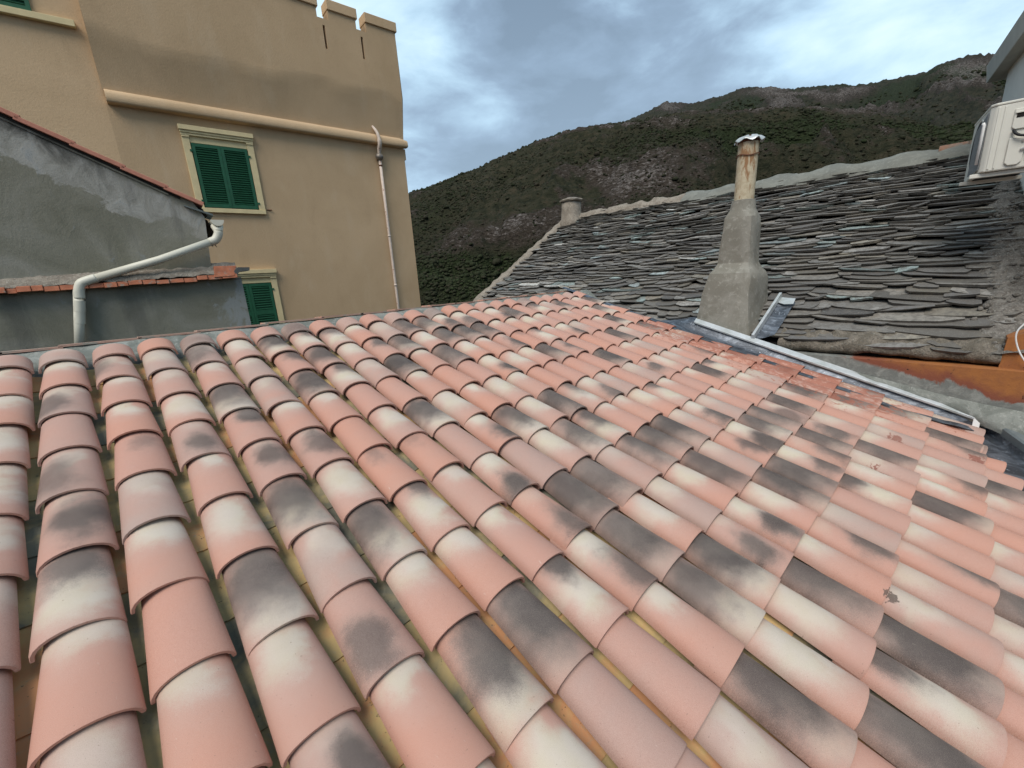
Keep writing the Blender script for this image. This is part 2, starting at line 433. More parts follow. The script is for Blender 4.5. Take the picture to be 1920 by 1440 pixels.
M_dark = simple('dark_recess', (0.018, 0.016, 0.014), .3, 9, .9)  # near-black; paints in the shade of gaps and recesses, and colours some dark parts
M_rust = simple('rusty_iron', (0.13, 0.06, 0.035), .4, 20, .8, bs=.5)
M_acwall = simple('pale_grey_render', (0.72, 0.69, 0.62), .05, 3, .9, bs=.35, bscale=120)
M_acwhite = simple('offwhite_enamel', (0.66, 0.65, 0.58), .05, 4, .45, .4, bs=0)
M_acgrey = simple('grey_coil_fins', (0.20, 0.21, 0.21), .15, 30, .6, .4, .3)
M_rubber = simple('black_rubber', (0.015, 0.016, 0.018), .2, 20, .5, bs=0)
M_concrete = simple('plain_render', (0.30, 0.27, 0.22), .12, 3, .9)


def fibre_pipe_material():
    m, n, b, p = mat('rust_streaked_fibre_cement', .8, .2)
    st = n.noise(n.vmath('MULTIPLY', p, (1, 1, .25)), 14, 5, .7, .8); a2 = n.noise(p, 16, 5, .7)
    s_ = n.n('ShaderNodeSeparateXYZ'); n.set(s_, 0, p)
    c = n.mix(n.ss(a2, .4, .65), (0.52, 0.46, 0.33), (0.42, 0.35, 0.24))
    k = n.ss(s_.outputs[2], 7.05, 7.8)
    c = n.mix(n.math('MULTIPLY', n.ss(n.math('ADD', st, n.math('MULTIPLY', k, .12)), .56, .66), .8), c, (0.24, 0.105, 0.035))
    n.set(b, 'Base Color', c); bump(n, b, a2, .3, .006); return m


M_pipe = fibre_pipe_material()

# ================================================================== LAND: one sheet to the horizon
SKY_B = [(700, 375), (764, 362), (804, 349), (852, 330), (897, 313), (950, 291), (1002, 266), (1059, 244.5), (1115, 233), (1171, 226), (1205, 213), (1228, 200.6), (1250, 186.4), (1272, 190.5), (1299, 193), (1330, 185), (1365, 175), (1395, 165), (1425, 162), (1470, 165), (1530, 159), (1580, 158), (1640, 155), (1700, 142), (1740, 133), (1760, 120), (1780, 112), (1810, 107), (1830, 103), (1878, 102)]
SKY_A = [(700, 378), (764, 363), (804, 350), (852, 331), (897, 314), (950, 292), (1002, 267), (1059, 245.5), (1115, 234), (1171, 227), (1205, 222), (1300, 208), (1400, 205), (1520, 200), (1650, 210), (1760, 235), (1880, 225)]


def azel(L):
    o = []
    for x, y in L:
        r = ray(x, y); o.append((math.degrees(math.atan2(r[0], r[1])), math.degrees(math.asin(r[2]))))
    return np.array(o)


A_ = azel(SKY_A); B_ = azel(SKY_B)
A_ = np.vstack([[-180, 6], [-60, 7], [0, 6], [15, 8], A_, [130, 22], [160, 6], [180, 6]])
B_ = np.vstack([[-180, 5], [-60, 6], [0, 5], [15, 7], B_, [130, 24], [160, 5], [180, 5]])
azs = np.concatenate([np.arange(-180, 24, 3.0), np.arange(24, 96, .11), np.arange(96, 180.1, 3.0)])
rs = np.concatenate([[0.5, 20, 45, 70], np.geomspace(95, 1250, 330), [1500, 2000, 3000, 5000]])
AZ, RR = np.meshgrid(azs, rs, indexing='ij')
elA = np.tan(np.radians(np.interp(AZ, A_[:, 0], A_[:, 1]))); elB = np.tan(np.radians(np.interp(AZ, B_[:, 0], B_[:, 1])))
GX = CAM[0] + RR * np.sin(np.radians(AZ)); GY = CAM[1] + RR * np.cos(np.radians(AZ))
RA, RB, R0 = 560.0, 1050.0, 90.0
HA, HB = elA * RA + CAM[2], elB * RB + CAM[2]
base = -35.0
tA = np.clip((RR - R0) / (RA - R0), 0, 1); tB = np.clip((RR - R0) / (RB - R0), 0, 1)
pA = base + (HA - base) * (tA ** .92) - np.maximum(RR - RA, 0) * .25
pB = base + (HB - base) * (tB ** 1.35) - np.maximum(RR - RB, 0) * .3
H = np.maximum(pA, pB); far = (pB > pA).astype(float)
P3 = np.stack([GX / 120, GY / 120, np.zeros_like(GX)], -1)
warp = fbm(P3 * .7, 3)
gul = 1 - np.abs(fbm(np.stack([GX / 150 + warp * .5, GY / 150 + warp * .4, 3 + 0 * GX], -1), 4, .55))     # ridged spurs and gullies
fade = np.clip((RR - 95) / 120, 0, 1) * (1 - .9 * np.exp(-((RR - np.where(far > .5, RB, RA)) / 90.0) ** 2))
H = H + fade * (gul - .7) * 40
mid_ = fbm(np.stack([GX / 22, GY / 22, 1 + 0 * GX], -1), 4, .6)
fin_ = fbm(np.stack([GX / 4.5, GY / 4.5, 5 + 0 * GX], -1), 3, .6)
rough_ = np.clip((RR - 60) / 100, 0, 1)
rocks_ = np.maximum(0, fbm(np.stack([GX / 11, GY / 11, 7 + 0 * GX], -1), 4, .6)) * far * 3.2 * np.clip((AZ - 70) / 12, 0.3, 1) * np.clip(np.abs(RR - RB) / 60, .35, 1)
H = H + rough_ * (mid_ * 3.0 * (.35 + .65 * fade) + fin_ * (1.3 + 1.2 * far) + rocks_)
H = np.where(RR < 60, -0.02 * RR, H); H = np.where((RR >= 60) & (RR < 95), -1.2 - (RR - 60) * .6, H)
H = np.where(RR > 1400, np.minimum(H, -40), H)
# zones: rocky / scrub / green, as vertex colour (the ground cover itself)
PX_, PY_, PD = proj(np.stack([GX, GY, H], -1))
scr = fbm(np.stack([GX / 60, GY / 60, 9 + 0 * GX], -1), 4, .6)
rocky = np.clip(.10 + .55 * scr + .30 * mid_ + 1.3 * (gul - .78), 0, 1)


def blob(cx, cy, rx, ry, k): return k * np.exp(-(((PX_ - cx) / rx) ** 2 + ((PY_ - cy) / ry) ** 2))


ok = (PD > 0)
zone_rock = blob(960, 440, 150, 60, .55) + blob(840, 470, 60, 50, .3) + blob(830, 545, 40, 20, .4) + blob(1240, 350, 90, 40, .25) + blob(1640, 255, 70, 45, .45) + blob(1830, 130, 90, 24, 1.3) + blob(1420, 170, 50, 10, .7) + blob(1250, 195, 30, 10, .7) + blob(1330, 190, 120, 14, .45) + blob(1560, 185, 120, 20, .3) - blob(860, 520, 120, 34, .9) - blob(1300, 255, 160, 28, .4) - blob(1750, 250, 60, 60, .5) - blob(1500, 300, 90, 40, .25)
zone_green = blob(880, 510, 130, 38, .8) + blob(1350, 270, 160, 28, .35) + blob(1560, 340, 120, 40, .35) + blob(1740, 270, 90, 60, .45) + blob(1190, 320, 120, 40, .25)
rocky = np.clip(rocky + np.where(ok, zone_rock, 0), 0, 1); green = np.clip(.35 + 1.5 * np.clip(.62 - gul, -.1, .4) + .5 * fbm(np.stack([GX / 90, GY / 90, 4 + 0 * GX], -1), 3) + np.where(ok, zone_green, 0), 0, 1)
me = bpy.data.meshes.new('hills')
ni, nj = AZ.shape
V = np.stack([GX, GY, H], -1).reshape(-1, 3)
idx = np.arange(ni * nj).reshape(ni, nj)
i2 = np.concatenate([np.arange(ni), [0]])
Q = np.stack([idx[i2[:-1]][:, :-1], idx[i2[:-1]][:, 1:], idx[i2[1:]][:, 1:], idx[i2[1:]][:, :-1]], -1).reshape(-1, 4)
me.vertices.add(len(V)); me.vertices.foreach_set('co', V.ravel().astype(np.float32))
me.loops.add(Q.size); me.loops.foreach_set('vertex_index', Q.ravel().astype(np.int32))
me.polygons.add(len(Q)); me.polygons.foreach_set('loop_start', np.arange(0, Q.size, 4, dtype=np.int32))
me.update(calc_edges=True); me.polygons.foreach_set('use_smooth', [True] * len(Q))
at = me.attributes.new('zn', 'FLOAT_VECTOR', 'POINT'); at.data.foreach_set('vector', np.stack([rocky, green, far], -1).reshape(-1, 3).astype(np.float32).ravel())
m, n, b, p = mat('maquis_hillside', .95, .05)
za, Zn = attr(n, 'zn')
q = n.vmath('MULTIPLY', p, (1, 1, 1.6))
b1 = n.noise(q, .16, 6, .7, .3); b2 = n.noise(q, .55, 5, .7); b3 = n.noise(n.vmath('MULTIPLY', p, (1, 1, 2.2)), .35, 5, .75, .6)
scrub = n.ramp(b1, [(.34, (0.018, 0.021, 0.013)), (.5, (0.040, 0.040, 0.024)), (.66, (0.066, 0.055, 0.036))])
heath = n.ramp(b2, [(.35, (0.030, 0.024, 0.018)), (.65, (0.074, 0.060, 0.048))])
grn = n.ramp(b2, [(.36, (0.013, 0.019, 0.009)), (.62, (0.038, 0.048, 0.022))])
c = n.mix(n.ss(n.math('ADD', Zn[0], n.math('SUBTRACT', b1, .5)), .35, .6), scrub, heath)
c = n.mix(n.ss(n.math('ADD', Zn[1], n.math('MULTIPLY', n.math('SUBTRACT', b1, .5), 1.6)), .50, .85), c, grn)
rk = n.ss(n.math('ADD', n.math('MULTIPLY', Zn[0], .30), b3), .72, .86)
c = n.mix(n.math('MULTIPLY', rk, .85), c, n.mix(n.ss(b2, .4, .6), (0.115, 0.095, 0.086), (0.25, 0.225, 0.205)))
c = n.mix(n.math('MULTIPLY', n.ss(n.noise(q, .8, 3, .7), .62, .72), .5), c, (0.008, 0.011, 0.007))
c = n.mix(n.math('MULTIPLY', Zn[2], .18), c, (0.050, 0.060, 0.066))  # bluish distance haze mixed into the far range's colour
n.set(b, 'Base Color', c); bump(n, b, n.math('ADD', b2, b1), 1.0, 2.6)
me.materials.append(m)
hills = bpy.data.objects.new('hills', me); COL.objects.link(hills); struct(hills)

# scrub bushes: far maquis that reads as one mass
nb = 75000
baz = rng.uniform(27, 95, nb * 3); br = np.exp(rng.uniform(np.log(110), np.log(980), nb * 3))
gi = np.clip(np.searchsorted(azs, baz), 1, ni - 1); gj = np.clip(np.searchsorted(rs, br), 1, nj - 1)
keep = rng.random(nb * 3) < np.clip(.15 + 1.1 * green[gi, gj] - .55 * rocky[gi, gj], .04, 1)
baz, br, gi, gj = baz[keep][:nb], br[keep][:nb], gi[keep][:nb], gj[keep][:nb]; nb = len(baz)
# interpolate height inside the cell
fa = (baz - azs[gi - 1]) / (azs[gi] - azs[gi - 1]); fr = (br - rs[gj - 1]) / (rs[gj] - rs[gj - 1])
bz = (H[gi - 1, gj - 1] * (1 - fa) * (1 - fr) + H[gi, gj - 1] * fa * (1 - fr) + H[gi - 1, gj] * (1 - fa) * fr + H[gi, gj] * fa * fr)
bx = CAM[0] + br * np.sin(np.radians(baz)); by = CAM[1] + br * np.cos(np.radians(baz))
t_ = (1 + 5 ** .5) / 2
ico = np.array([(-1, t_, 0), (1, t_, 0), (-1, -t_, 0), (1, -t_, 0), (0, -1, t_), (0, 1, t_), (0, -1, -t_), (0, 1, -t_), (t_, 0, -1), (t_, 0, 1), (-t_, 0, -1), (-t_, 0, 1)]) / 1.9
icf = np.array([(0, 11, 5), (0, 5, 1), (0, 1, 7), (0, 7, 10), (0, 10, 11), (1, 5, 9), (5, 11, 4), (11, 10, 2), (10, 7, 6), (7, 1, 8), (3, 9, 4), (3, 4, 2), (3, 2, 6), (3, 6, 8), (3, 8, 9), (4, 9, 5), (2, 4, 11), (6, 2, 10), (8, 6, 7), (9, 8, 1)])
sz = np.clip(rng.lognormal(-.62, .42, nb), .25, 1.9) * (0.7 + br / 700) * (.7 + .5 * green[gi, gj])
jit = rng.uniform(.6, 1.35, (nb, 12, 1))
BV = ico[None] * jit * sz[:, None, None] * np.array([1.15, 1.15, .8]) + np.stack([bx, by, bz + sz * .25], -1)[:, None, :]
BF = (icf[None] + (np.arange(nb) * 12)[:, None, None]).reshape(-1, 3)
me = bpy.data.meshes.new('scrub'); me.vertices.add(nb * 12); me.vertices.foreach_set('co', BV.astype(np.float32).ravel())
me.loops.add(BF.size); me.loops.foreach_set('vertex_index', BF.ravel().astype(np.int32)); me.polygons.add(len(BF))
me.polygons.foreach_set('loop_start', np.arange(0, BF.size, 3, dtype=np.int32)); me.update(calc_edges=True)
hue = np.repeat(np.clip(rng.normal(.35, .25, nb) + .45 * (green[gi, gj] - .3) - .25 * rocky[gi, gj], 0, 1), 12)
at = me.attributes.new('zn', 'FLOAT_VECTOR', 'POINT'); at.data.foreach_set('vector', np.stack([hue, hue, hue], -1).astype(np.float32).ravel())
m, n, b, p = mat('scrub_leaves', .95, .05); za, Zn = attr(n, 'zn')
n.set(b, 'Base Color', n.mix(n.ss(n.noise(p, 1.4, 4, .7), .4, .65), n.ramp(Zn[0], [(.0, (0.050, 0.040, 0.030)), (.45, (0.036, 0.037, 0.023)), (1, (0.036, 0.048, 0.022))]), (0.015, 0.02, 0.010)))
me.materials.append(m); o = bpy.data.objects.new('scrub', me); COL.objects.link(o)
o['kind'] = 'stuff'; o['label'] = 'dense dark green and brown scrub bushes covering the mountainside'; o['category'] = 'scrub'

# ================================================================== TILED ROOF
house = thing('tiled_house', 'low house whose pink, cream and smoke-stained barrel tile roof fills the foreground', 'house', (2.5, -2.0, 0))
SEG = 12


def cover_tile(c, r, short=False):
    cutv = (4.50 if c < 21 else 4.44) if (c > 16 and r == 13) else 0
    """half-barrel tile: wide end low, tucked under the tile above"""
    cxp = c * S + rng.normal(0, .0035); yaw = rng.normal(0, .016); roll = rng.normal(0, .03)
    L = .45 if not short else .17
    vlo = r * EXP + rng.normal(0, .008); vhi = vlo - L
    if cutv: vlo = {19: 4.52, 20: 4.50, 21: 4.42, 22: 4.30}.get(c, 4.54)
    wl, wh = .1095 + rng.normal(0, .0016), (.090 if not short else .104); hl, hh = .079 + rng.normal(0, .0015), .064 + rng.normal(0, .001)
    if short: hh = .076
    t = .0125
    nlo = .0125 + abs(rng.normal(0, .0025)); nhi = 0.0 if not short else .02
    vs, A = [], []; fs = []
    rows = [(1.0, 0), (.985, 0), (0.5, 0), (0, 0)] # outer: k=1 low end
    def ring(k, off, dn=0):
        wv = wh + (wl - wh) * k; hv = hh + (hl - hh) * k; vc = vhi + (vlo - vhi) * k; n0 = nhi + (nlo - nhi) * k
        res = []
        for i in range(SEG + 1):
            a_ = math.pi * i / SEG; ca, sa = math.cos(a_), math.sin(a_)
            # slightly flattened ellipse
            x = -(wv - off) * ca; h = (hv - off) * (max(sa, 0) ** .92)
            x += (vc - vlo) * yaw; h2 = h + x * 0 + roll * x
            res.append((cxp + x, vc, n0 + h2 + dn)); A.append((-ca, (vc - (vlo - EXP)) / EXP, 0))
        return res
    rings = [ring(0, 0), ring(.5, 0), ring(.985, 0), ring(1, .0025), ring(1, t - .001), ring(.97, t), ring(.5, t)]
    n_ = SEG + 1
    for rg in rings: vs += [rf(*q) for q in rg]
    for k in range(len(rings) - 1):
        for i in range(SEG): fs.append((k * n_ + i, (k + 1) * n_ + i, (k + 1) * n_ + i + 1, k * n_ + i + 1))
    for side in (0, SEG):  # long edges
        o_ = [k * n_ + side for k in range(len(rings))]
        fs.append((o_[0], o_[1], o_[5], o_[6]) if side == 0 else (o_[6], o_[5], o_[1], o_[0]))
        fs.append((o_[1], o_[2], o_[3], o_[4], o_[5]) if side == 0 else (o_[5], o_[4], o_[3], o_[2], o_[1]))
    A = np.array(A); A[:, 2] = rng.random()
    return vs, fs, A


# look of each tile, column by column from the top course down (c cream top, w wide cream, d dark with cream foot,
# b dark blob, t dark top then cream, e cream top dark foot, s smoky left, m muted, p plain clay, q plain pinkish)
LOOK = {
    -2: 'mpcwqpwcqp', -1: 'mccwwwmqc', 0: 'mcsqsbtcmq', 1: 'msccfmcpcc', 2: 'pmmwbcwdwb', 3: 'gscdhbdmbc', 4: 'pwmmcbwdcdw',
    5: 'cdhkcpftckq', 6: 'gtktpwfcctqm', 7: 'ptwmpdqeneck', 8: 'mchkcweqkkdwk', 9: 'pmdcpcdwkwdwt', 10: 'mkwkpwwdmmbkkp',
    11: 'pdkweckdkwecmw', 12: 'gekcwptckkwnmm', 13: 'peknwpeckmkmnk', 14: 'pccfkpmwmnkqcm', 15: 'mectbppteeetcc',
    16: 'pkwcpkmcmdnwkp', 17: 'ppceppbqckkmwc', 18: 'gtpmpcwcpsbkew', 19: 'pmcpkmmkmkmcmk', 20: 'mkpcmpctccpmqc',
    21: 'ppcdpcbcmkwcnc', 22: 'mcdpkmpcpqkpkk', 23: 'pdcbpwqdbcmdp', 24: 'pcdbpcwdpbecm'}


def look(c, r):
    ch = LOOK[c][r] if c in LOOK and r < len(LOOK[c]) else random.choice('ppqqccwkdbetms')
    J = lambda a_, b_: random.uniform(a_, b_)
    cv = [J(.0, .2), .4, 0.0]; dd = [J(-.5, .5), .5, .3]; ee = [0.0, J(0, .6), J(0, .25)]
    if ch == 'c': cv = [J(-.05, .10), J(.32, .45), J(.8, 1)]
    if ch == 'w': cv = [J(.18, .42), J(.38, .52), J(.85, 1)]; ee[2] = J(0, .3)
    if ch == 'd': cv = [J(.6, .8), J(.4, .5), .9]; dd = [J(-.35, .2), J(.2, .35), J(.5, .62)]; ee[0] = J(.88, 1)
    if ch == 'b': dd = [J(-.6, .6), J(.4, .7), J(.26, .44)]; ee[0] = J(.75, .95); ee[1] = J(.3, .9); cv = [0, .3, J(0, .5)]
    if ch == 't': cv = [J(.5, .6), .42, .95]; dd = [J(-.3, .4), J(-.02, .1), J(.32, .42)]; ee[0] = J(.8, .95); ee[1] = J(.3, .8)
    if ch == 'e': cv = [J(.05, .15), J(.4, .5), 1]; dd = [J(-.3, .4), J(.72, .85), J(.32, .45)]; ee[0] = J(.8, 1)
    if ch == 's': cv = [J(.1, .3), .3, .6]; dd = [J(-.9, -.5), J(.4, .7), J(.38, .48)]; ee[0] = J(.6, .8); ee[1] = J(.5, 1)
    if ch == 'm': cv = [J(.0, .3), J(.38, .5), J(.55, .8)]; ee[1] = J(.5, 1); ee[2] = J(.2, .7)
    if ch == 'g': dd = [J(-.3, .3), J(.5, .7), J(.5, .6)]; ee[0] = J(.4, .6); ee[1] = 1; ee[2] = .6
    if ch == 'k': dd = [J(-.2, .25), J(.28, .42), J(.62, .74)]; ee[0] = J(.9, 1); cv = [J(.7, .9), .35, J(.1, .5)]; ee[1] = J(.4, .9)
    if ch == 'h': dd = [J(.2, .5), J(.12, .25), J(.32, .40)]; ee[0] = J(.8, .95); ee[1] = J(.3, .6)
    if ch == 'f': dd = [J(-.4, .4), J(.1, .25), J(.22, .3)]; ee[0] = J(.3, .45)
    if ch == 'n': dd = [J(.1, .4), J(.66, .8), J(.36, .46)]; ee[0] = J(.8, .95); cv = [.05, .3, J(.1, .5)]
    if ch == 'q': ee[1] = J(.6, 1)
    return cv, dd, ee


def tile_attrs(vs, A, c, r):
    cv, dd, ee = look(c, r); k = len(vs)
    return dict(ta=A, tc=np.tile(cv, (k, 1)), td=np.tile(dd, (k, 1)), te=np.tile(ee, (k, 1)))


cells = []
for c in range(-5, 25):
    for r in range(0, 15):
        if (c > 22 and r > 12) or (c > 12 and r > 13): continue
        if c == 24 and r < 8: continue
        P0 = rf(c * S, (r - .5) * EXP, .06); x, y, d = proj(P0)
        vis = d > .15 and -60 < x < 1990 and y < 1560
        cells.append((d if vis else 99 + r, c, r))
cells.sort()
rest = MB(); restA = []
for k, (d, c, r) in enumerate(cells):
    vs, fs, A = cover_tile(c, r, r == 0)
    at_ = tile_attrs(vs, A, c, r)
    if k < 300:
        mb = MB(); mb.add(vs, fs); mb.build('roof_tile', MT, house, smooth=True, attrs=at_, angle=40)
    else: rest.add(vs, fs); restA.append(at_)
o = rest.build('roof_tile_rest', MT, house, smooth=True, attrs={k: np.vstack([a_[k] for a_ in restA]) for k in ('ta', 'tc', 'td', 'te')}, angle=40)
o['kind'] = 'stuff'; o.name = 'roof_tile_mass'
# channel tiles between the covers
cells = []
for c in range(-5, 24):
    for r in range(0, 15):
        if (c > 12 and r > 12) or (c > 19 and r > 11): continue
        P0 = rf((c + .5) * S, (r - .5) * EXP, .0); x, y, d = proj(P0)
        vis = d > .15 and -60 < x < 1990 and y < 1560 and c < 16
        cells.append((d if vis else 99 + r, c, r))
cells.sort(); rest = MB(); restA = []; cnt = 0
for k, (d, c, r) in enumerate(cells):
    vlo = r * EXP + .17 + rng.normal(0, .02); vhi = vlo - .45; cxp = (c + .5) * S + rng.normal(0, .003)
    vs, fs = [], []
    rings = []
    for kk, off in ((0, 0), (1, 0), (1, -.012), (0, -.012)):
        vc = vhi + (vlo - vhi) * kk; wv = .100 - .012 * kk
        rings.append([(cxp - wv * math.cos(math.pi * i / 8), vc, .012 + .008 * kk - .062 * max(0, math.sin(math.pi * i / 8)) ** .9 + off) for i in range(9)])
    for rg in rings: vs += [rf(*q) for q in rg]
    for a_ in range(3):
        for i in range(8): fs.append((a_ * 9 + i, a_ * 9 + i + 1, a_ * 9 + 9 + i + 1, a_ * 9 + 9 + i))
    A = np.tile([0, 0, rng.random()], (len(vs), 1))
    if d < 90 and cnt < 200: mb = MB(); mb.add(vs, fs); mb.build('channel_tile', MCH, house, smooth=True, attrs=dict(ta=A), angle=50); cnt += 1
    else: rest.add(vs, fs); restA.append(A)
o = rest.build('channel_tile_mass', MCH, house, smooth=True, attrs=dict(ta=np.vstack(restA)), angle=50); o['kind'] = 'stuff'
# mortar bed under the tiles and house walls
mb = MB(); mb.prism([rf(-1.3, -.05, -.058), rf(5.62, -.05, -.058), rf(5.62, 4.62, -.058), rf(4.6, 5.2, -.058), rf(-1.3, 5.2, -.058)], (0, 0, -.14)); mb.build('roof_bed', M_concrete, house)
mb = MB(); mb.prism([(-1.25, .30, 0), (5.60, .30, 0), (5.60, -4.9, 0), (-1.25, -4.9, 0)], (0, 0, 4.42)); mb.build('wall', M_concrete, house)
mb = MB(); mb.prism([(5.62, .42, 4.4), (5.62, .42, 6.10), (5.62, -4.9, 4.5), (5.62, -4.9, 4.4)], (.06, 0, 0)); mb.prism([(-1.2, .36, 4.4), (5.6, .36, 4.4), (5.6, .36, 6.02), (-1.2, .36, 6.02)], (0, .1, 0)); mb.build('wall', M_concrete, house)
# ridge: mortar fillet with the edge of the flat ridge tiles along its top
xs = np.arange(-1.4, 5.93, .035); prof = [(-.02, .33), (.02, .285), (.055, .245), (.095, .215), (.125, .165), (.128, .10), (.128, .03)]
G = []
for x in xs:
    row = []
    scal = .5 + .5 * math.cos(2 * math.pi * (x / S))       # mortar pressed round every cap
    for j, (up, yy) in enumerate([(6.132, .335), (6.118, .30), (6.095, .26), (6.065, .21), (6.03, .165), (6.0, .12), (5.965, .075 + .035 * scal), (5.91, .06 + .03 * scal)]):
        nn = float(fbm(np.array([x * 7, yy * 9, up * 9]), 3)) * .010 + float(fbm(np.array([x * 28, yy * 30, up * 30]), 2)) * .004
        row.append((x, yy - nn * .6, up + nn * (.2 if j == 0 else .8)))
    row.append((x, .34, 5.85)); G.append(row)
mb = MB(); mb.grid(G); mb.build('ridge_mortar', M_ridge, house, smooth=True)
rx = [-1.35, -.95, -.55, -.28, -.01, .40, .76, 1.25, 1.73, 2.12, 2.50, 2.94, 3.29, 3.73, 4.13, 4.53, 4.93, 5.33, 5.72]
for i in range(len(rx) - 1):
    mb = MB(); x0, x1 = rx[i] - .012, rx[i + 1] + .01; dz = rng.normal(0, .002); tlt = .009
    poly = [(x0, .315, 6.128 + dz + tlt), (x1, .315, 6.128 + dz), (x1, .315, 6.142 + dz), (x0, .315, 6.142 + dz + tlt)]
    mb.prism(poly, (0, .19, -.012)); o = mb.build('ridge_tile', M_rtile, house)

# ------------------------------------------------------------------ lead flashing along the neighbour's wall
XW = 5.75                              # face of the slate house wall
EX, EZ = 5.90, 5.48                    # slate eave line


def roofz(y): return Z0 + y * (st_ / ct)


G = []
for y in np.arange(.40, -4.13, -.05):
    z0 = roofz(y); t = min(1, max(0, (-.9 - y) / .6))       # above y=-1.2 the sheet turns down onto the slates, below it climbs the wall
    xin = 5.36 + (0.0 if y > -3.6 else (-(y + 3.6)) * .42)
    j = float(fbm(np.array([y * 9, 0, 2]), 2)) * .008
    lift = .045 if y > -3.9 else .045
    cut = np.array([(xin, z0 + .075 + j), (xin + .07, z0 + .085 + j), (xin + .14, z0 + lift + j * .5), (5.62 * (1) if xin < 5.5 else xin + .17, z0 + lift), (XW - .055, z0 + .06), (XW - .025, z0 + .09 + .05 * t), (XW - .015, z0 + .03 + .13 * t)])
    if t < 1:
        zs = EZ + (5.95 - EX) * .577 + .03
        alt = np.array([(xin, z0 + .075 + j), (xin + .07, z0 + .088 + j), (xin + .12, z0 + .07), (5.56, z0 + .05), (5.64, z0 + .02), (5.70, min(z0 - .02, zs + .16)), (5.78, min(z0 - .1, zs - .02))])
        cut = alt * (1 - t) + cut * t
    G.append([(a_, y, b_) for a_, b_ in cut])
mb = MB(); mb.grid(G); o = mb.build('flashing', MLEAD, house, smooth=True)
o['label'] = 'dark grey lead flashing strip between roof tiles and wall'
# galvanised capping strip on the wall above the lead, in three overlapping lengths
for y0, y1, k in ((-1.52, -2.42, 0), (-2.40, -3.28, .006), (-3.26, -4.10, .010)):
    mb = MB(); za, zb = roofz(y0), roofz(y1); x0 = XW - .030 - k
    mb.prism([(x0, y0, za + .135), (x0 - .020, y0, za + .140), (x0 - .024, y0, za + .160), (XW + .003, y0, za + .200), (XW + .003, y0, za + .135)], (0, y1 - y0, zb - za))
    mb.build('flashing_cap', M_alu, house, bevel=.002)
mb = MB(); mb.prism([(XW - .075, -4.085, roofz(-4.09) + .02), (XW - .06, -4.085, roofz(-4.09) + .19), (XW + .01, -4.085, roofz(-4.09) + .20), (XW + .02, -4.085, roofz(-4.09) + .03)], (0, -.045, -.015)); mb.build('flashing_end_plate', M_white, house, bevel=.004)
# curved lower flashing and its raised cement kerb where the wall rounds the last course
pin = [(XW - .03, -4.10), (5.60, -4.17), (5.40, -4.26), (5.18, -4.36), (4.85, -4.46), (4.3, -4.52), (3.5, -4.55)]
pin = bez([(x, y, roofz(y)) for x, y in pin], 6)
G = []
for i, q in enumerate(pin):
    t = pin[min(i + 1, len(pin) - 1)] - pin[max(0, i - 1)]; nrm = np.array([t[1], -t[0], 0]); nrm /= np.linalg.norm(nrm)
    if nrm[1] > 0: nrm = -nrm
    row = []
    for off, h in ((-.16, .045), (-.06, .045), (-.0, .035), (.04, .02), (.075, .03), (.085, .09), (.09, .14)):
        row.append(q + nrm * off + np.array([0, 0, h]))
    G.append(row)
mb = MB(); mb.grid(G); mb.build('flashing', MLEAD, house, smooth=True, label='curved dark lead strip round the last tiles')
G = []
for i, q in enumerate(pin):
    t = pin[min(i + 1, len(pin) - 1)] - pin[max(0, i - 1)]; nrm = np.array([t[1], -t[0], 0]); nrm /= np.linalg.norm(nrm)
    if nrm[1] > 0: nrm = -nrm
    G.append([q + nrm * o_ + np.array([0, 0, h]) for o_, h in ((.083, .05), (.086, .142), (.10, .155), (.14, .158), (.16, .15), (.165, .02))])
mb = MB(); mb.grid(G); mb.build('flashing_cap', simple('grey_zinc', (0.20, 0.23, 0.235), .15, 7, .5, .4, .4), house, smooth=True, angle=30)

# ================================================================== SLATE HOUSE
PH = math.radians(30); cp, sp_ = math.cos(PH), math.sin(PH)
SA = np.array([0., 1, 0]); SB = np.array([-cp, 0, -sp_]); SN = np.array([-sp_, 0, cp])    # along, down the slope, outward
TOPX = EX + 4.05; TOPZ = EZ + 4.05 * sp_ / cp; LEN = 4.05 / cp
YL, YR = 3.98, -3.98


def sl_(a_, b_, nn=0):  # a_ = world Y, b_ = distance up from the eave
    return np.array([EX, 0, EZ]) - SB * b_ + SN * nn + SA * a_


def onslate(x, y, nn=0): return onp(x, y, SN, SN @ sl_(0, 0, nn))


sh = thing('slate_house', 'old house with a rough stone-slate roof, wall smeared with mortar and orange paint', 'house', (8, 0, 0))
mb = MB(); mb.prism([(XW, YL - .1, 0), (XW, YR - .75, 0), (XW, YR - .75, 5.40), (XW, YL - .1, 5.40)], (8.3, 0, 0)); mb.build('wall', M_orange, sh)
# gable walls under the roof
mb = MB(); mb.prism([(XW + .02, YL - .12, 5.38), (TOPX, YL - .12, TOPZ - .12), (TOPX + 4.0, YL - .12, 5.38)], (0, -.3, 0)); mb.build('wall', M_oldmortar, sh)
mb = MB(); mb.prism([sl_(YL - .02, .02, -.03), sl_(YR - .1, .02, -.03), sl_(YR - .1, LEN, -.03), sl_(YL - .02, LEN, -.03)], SN * -.09)
mb.prism([(TOPX, YL - .02, TOPZ - .03), (TOPX, YR - .1, TOPZ - .03), (TOPX + 4.1, YR - .1, 5.46), (TOPX + 4.1, YL - .02, 5.46)], (0, 0, -.09)); mb.build('roof_bed', M_dark, sh)
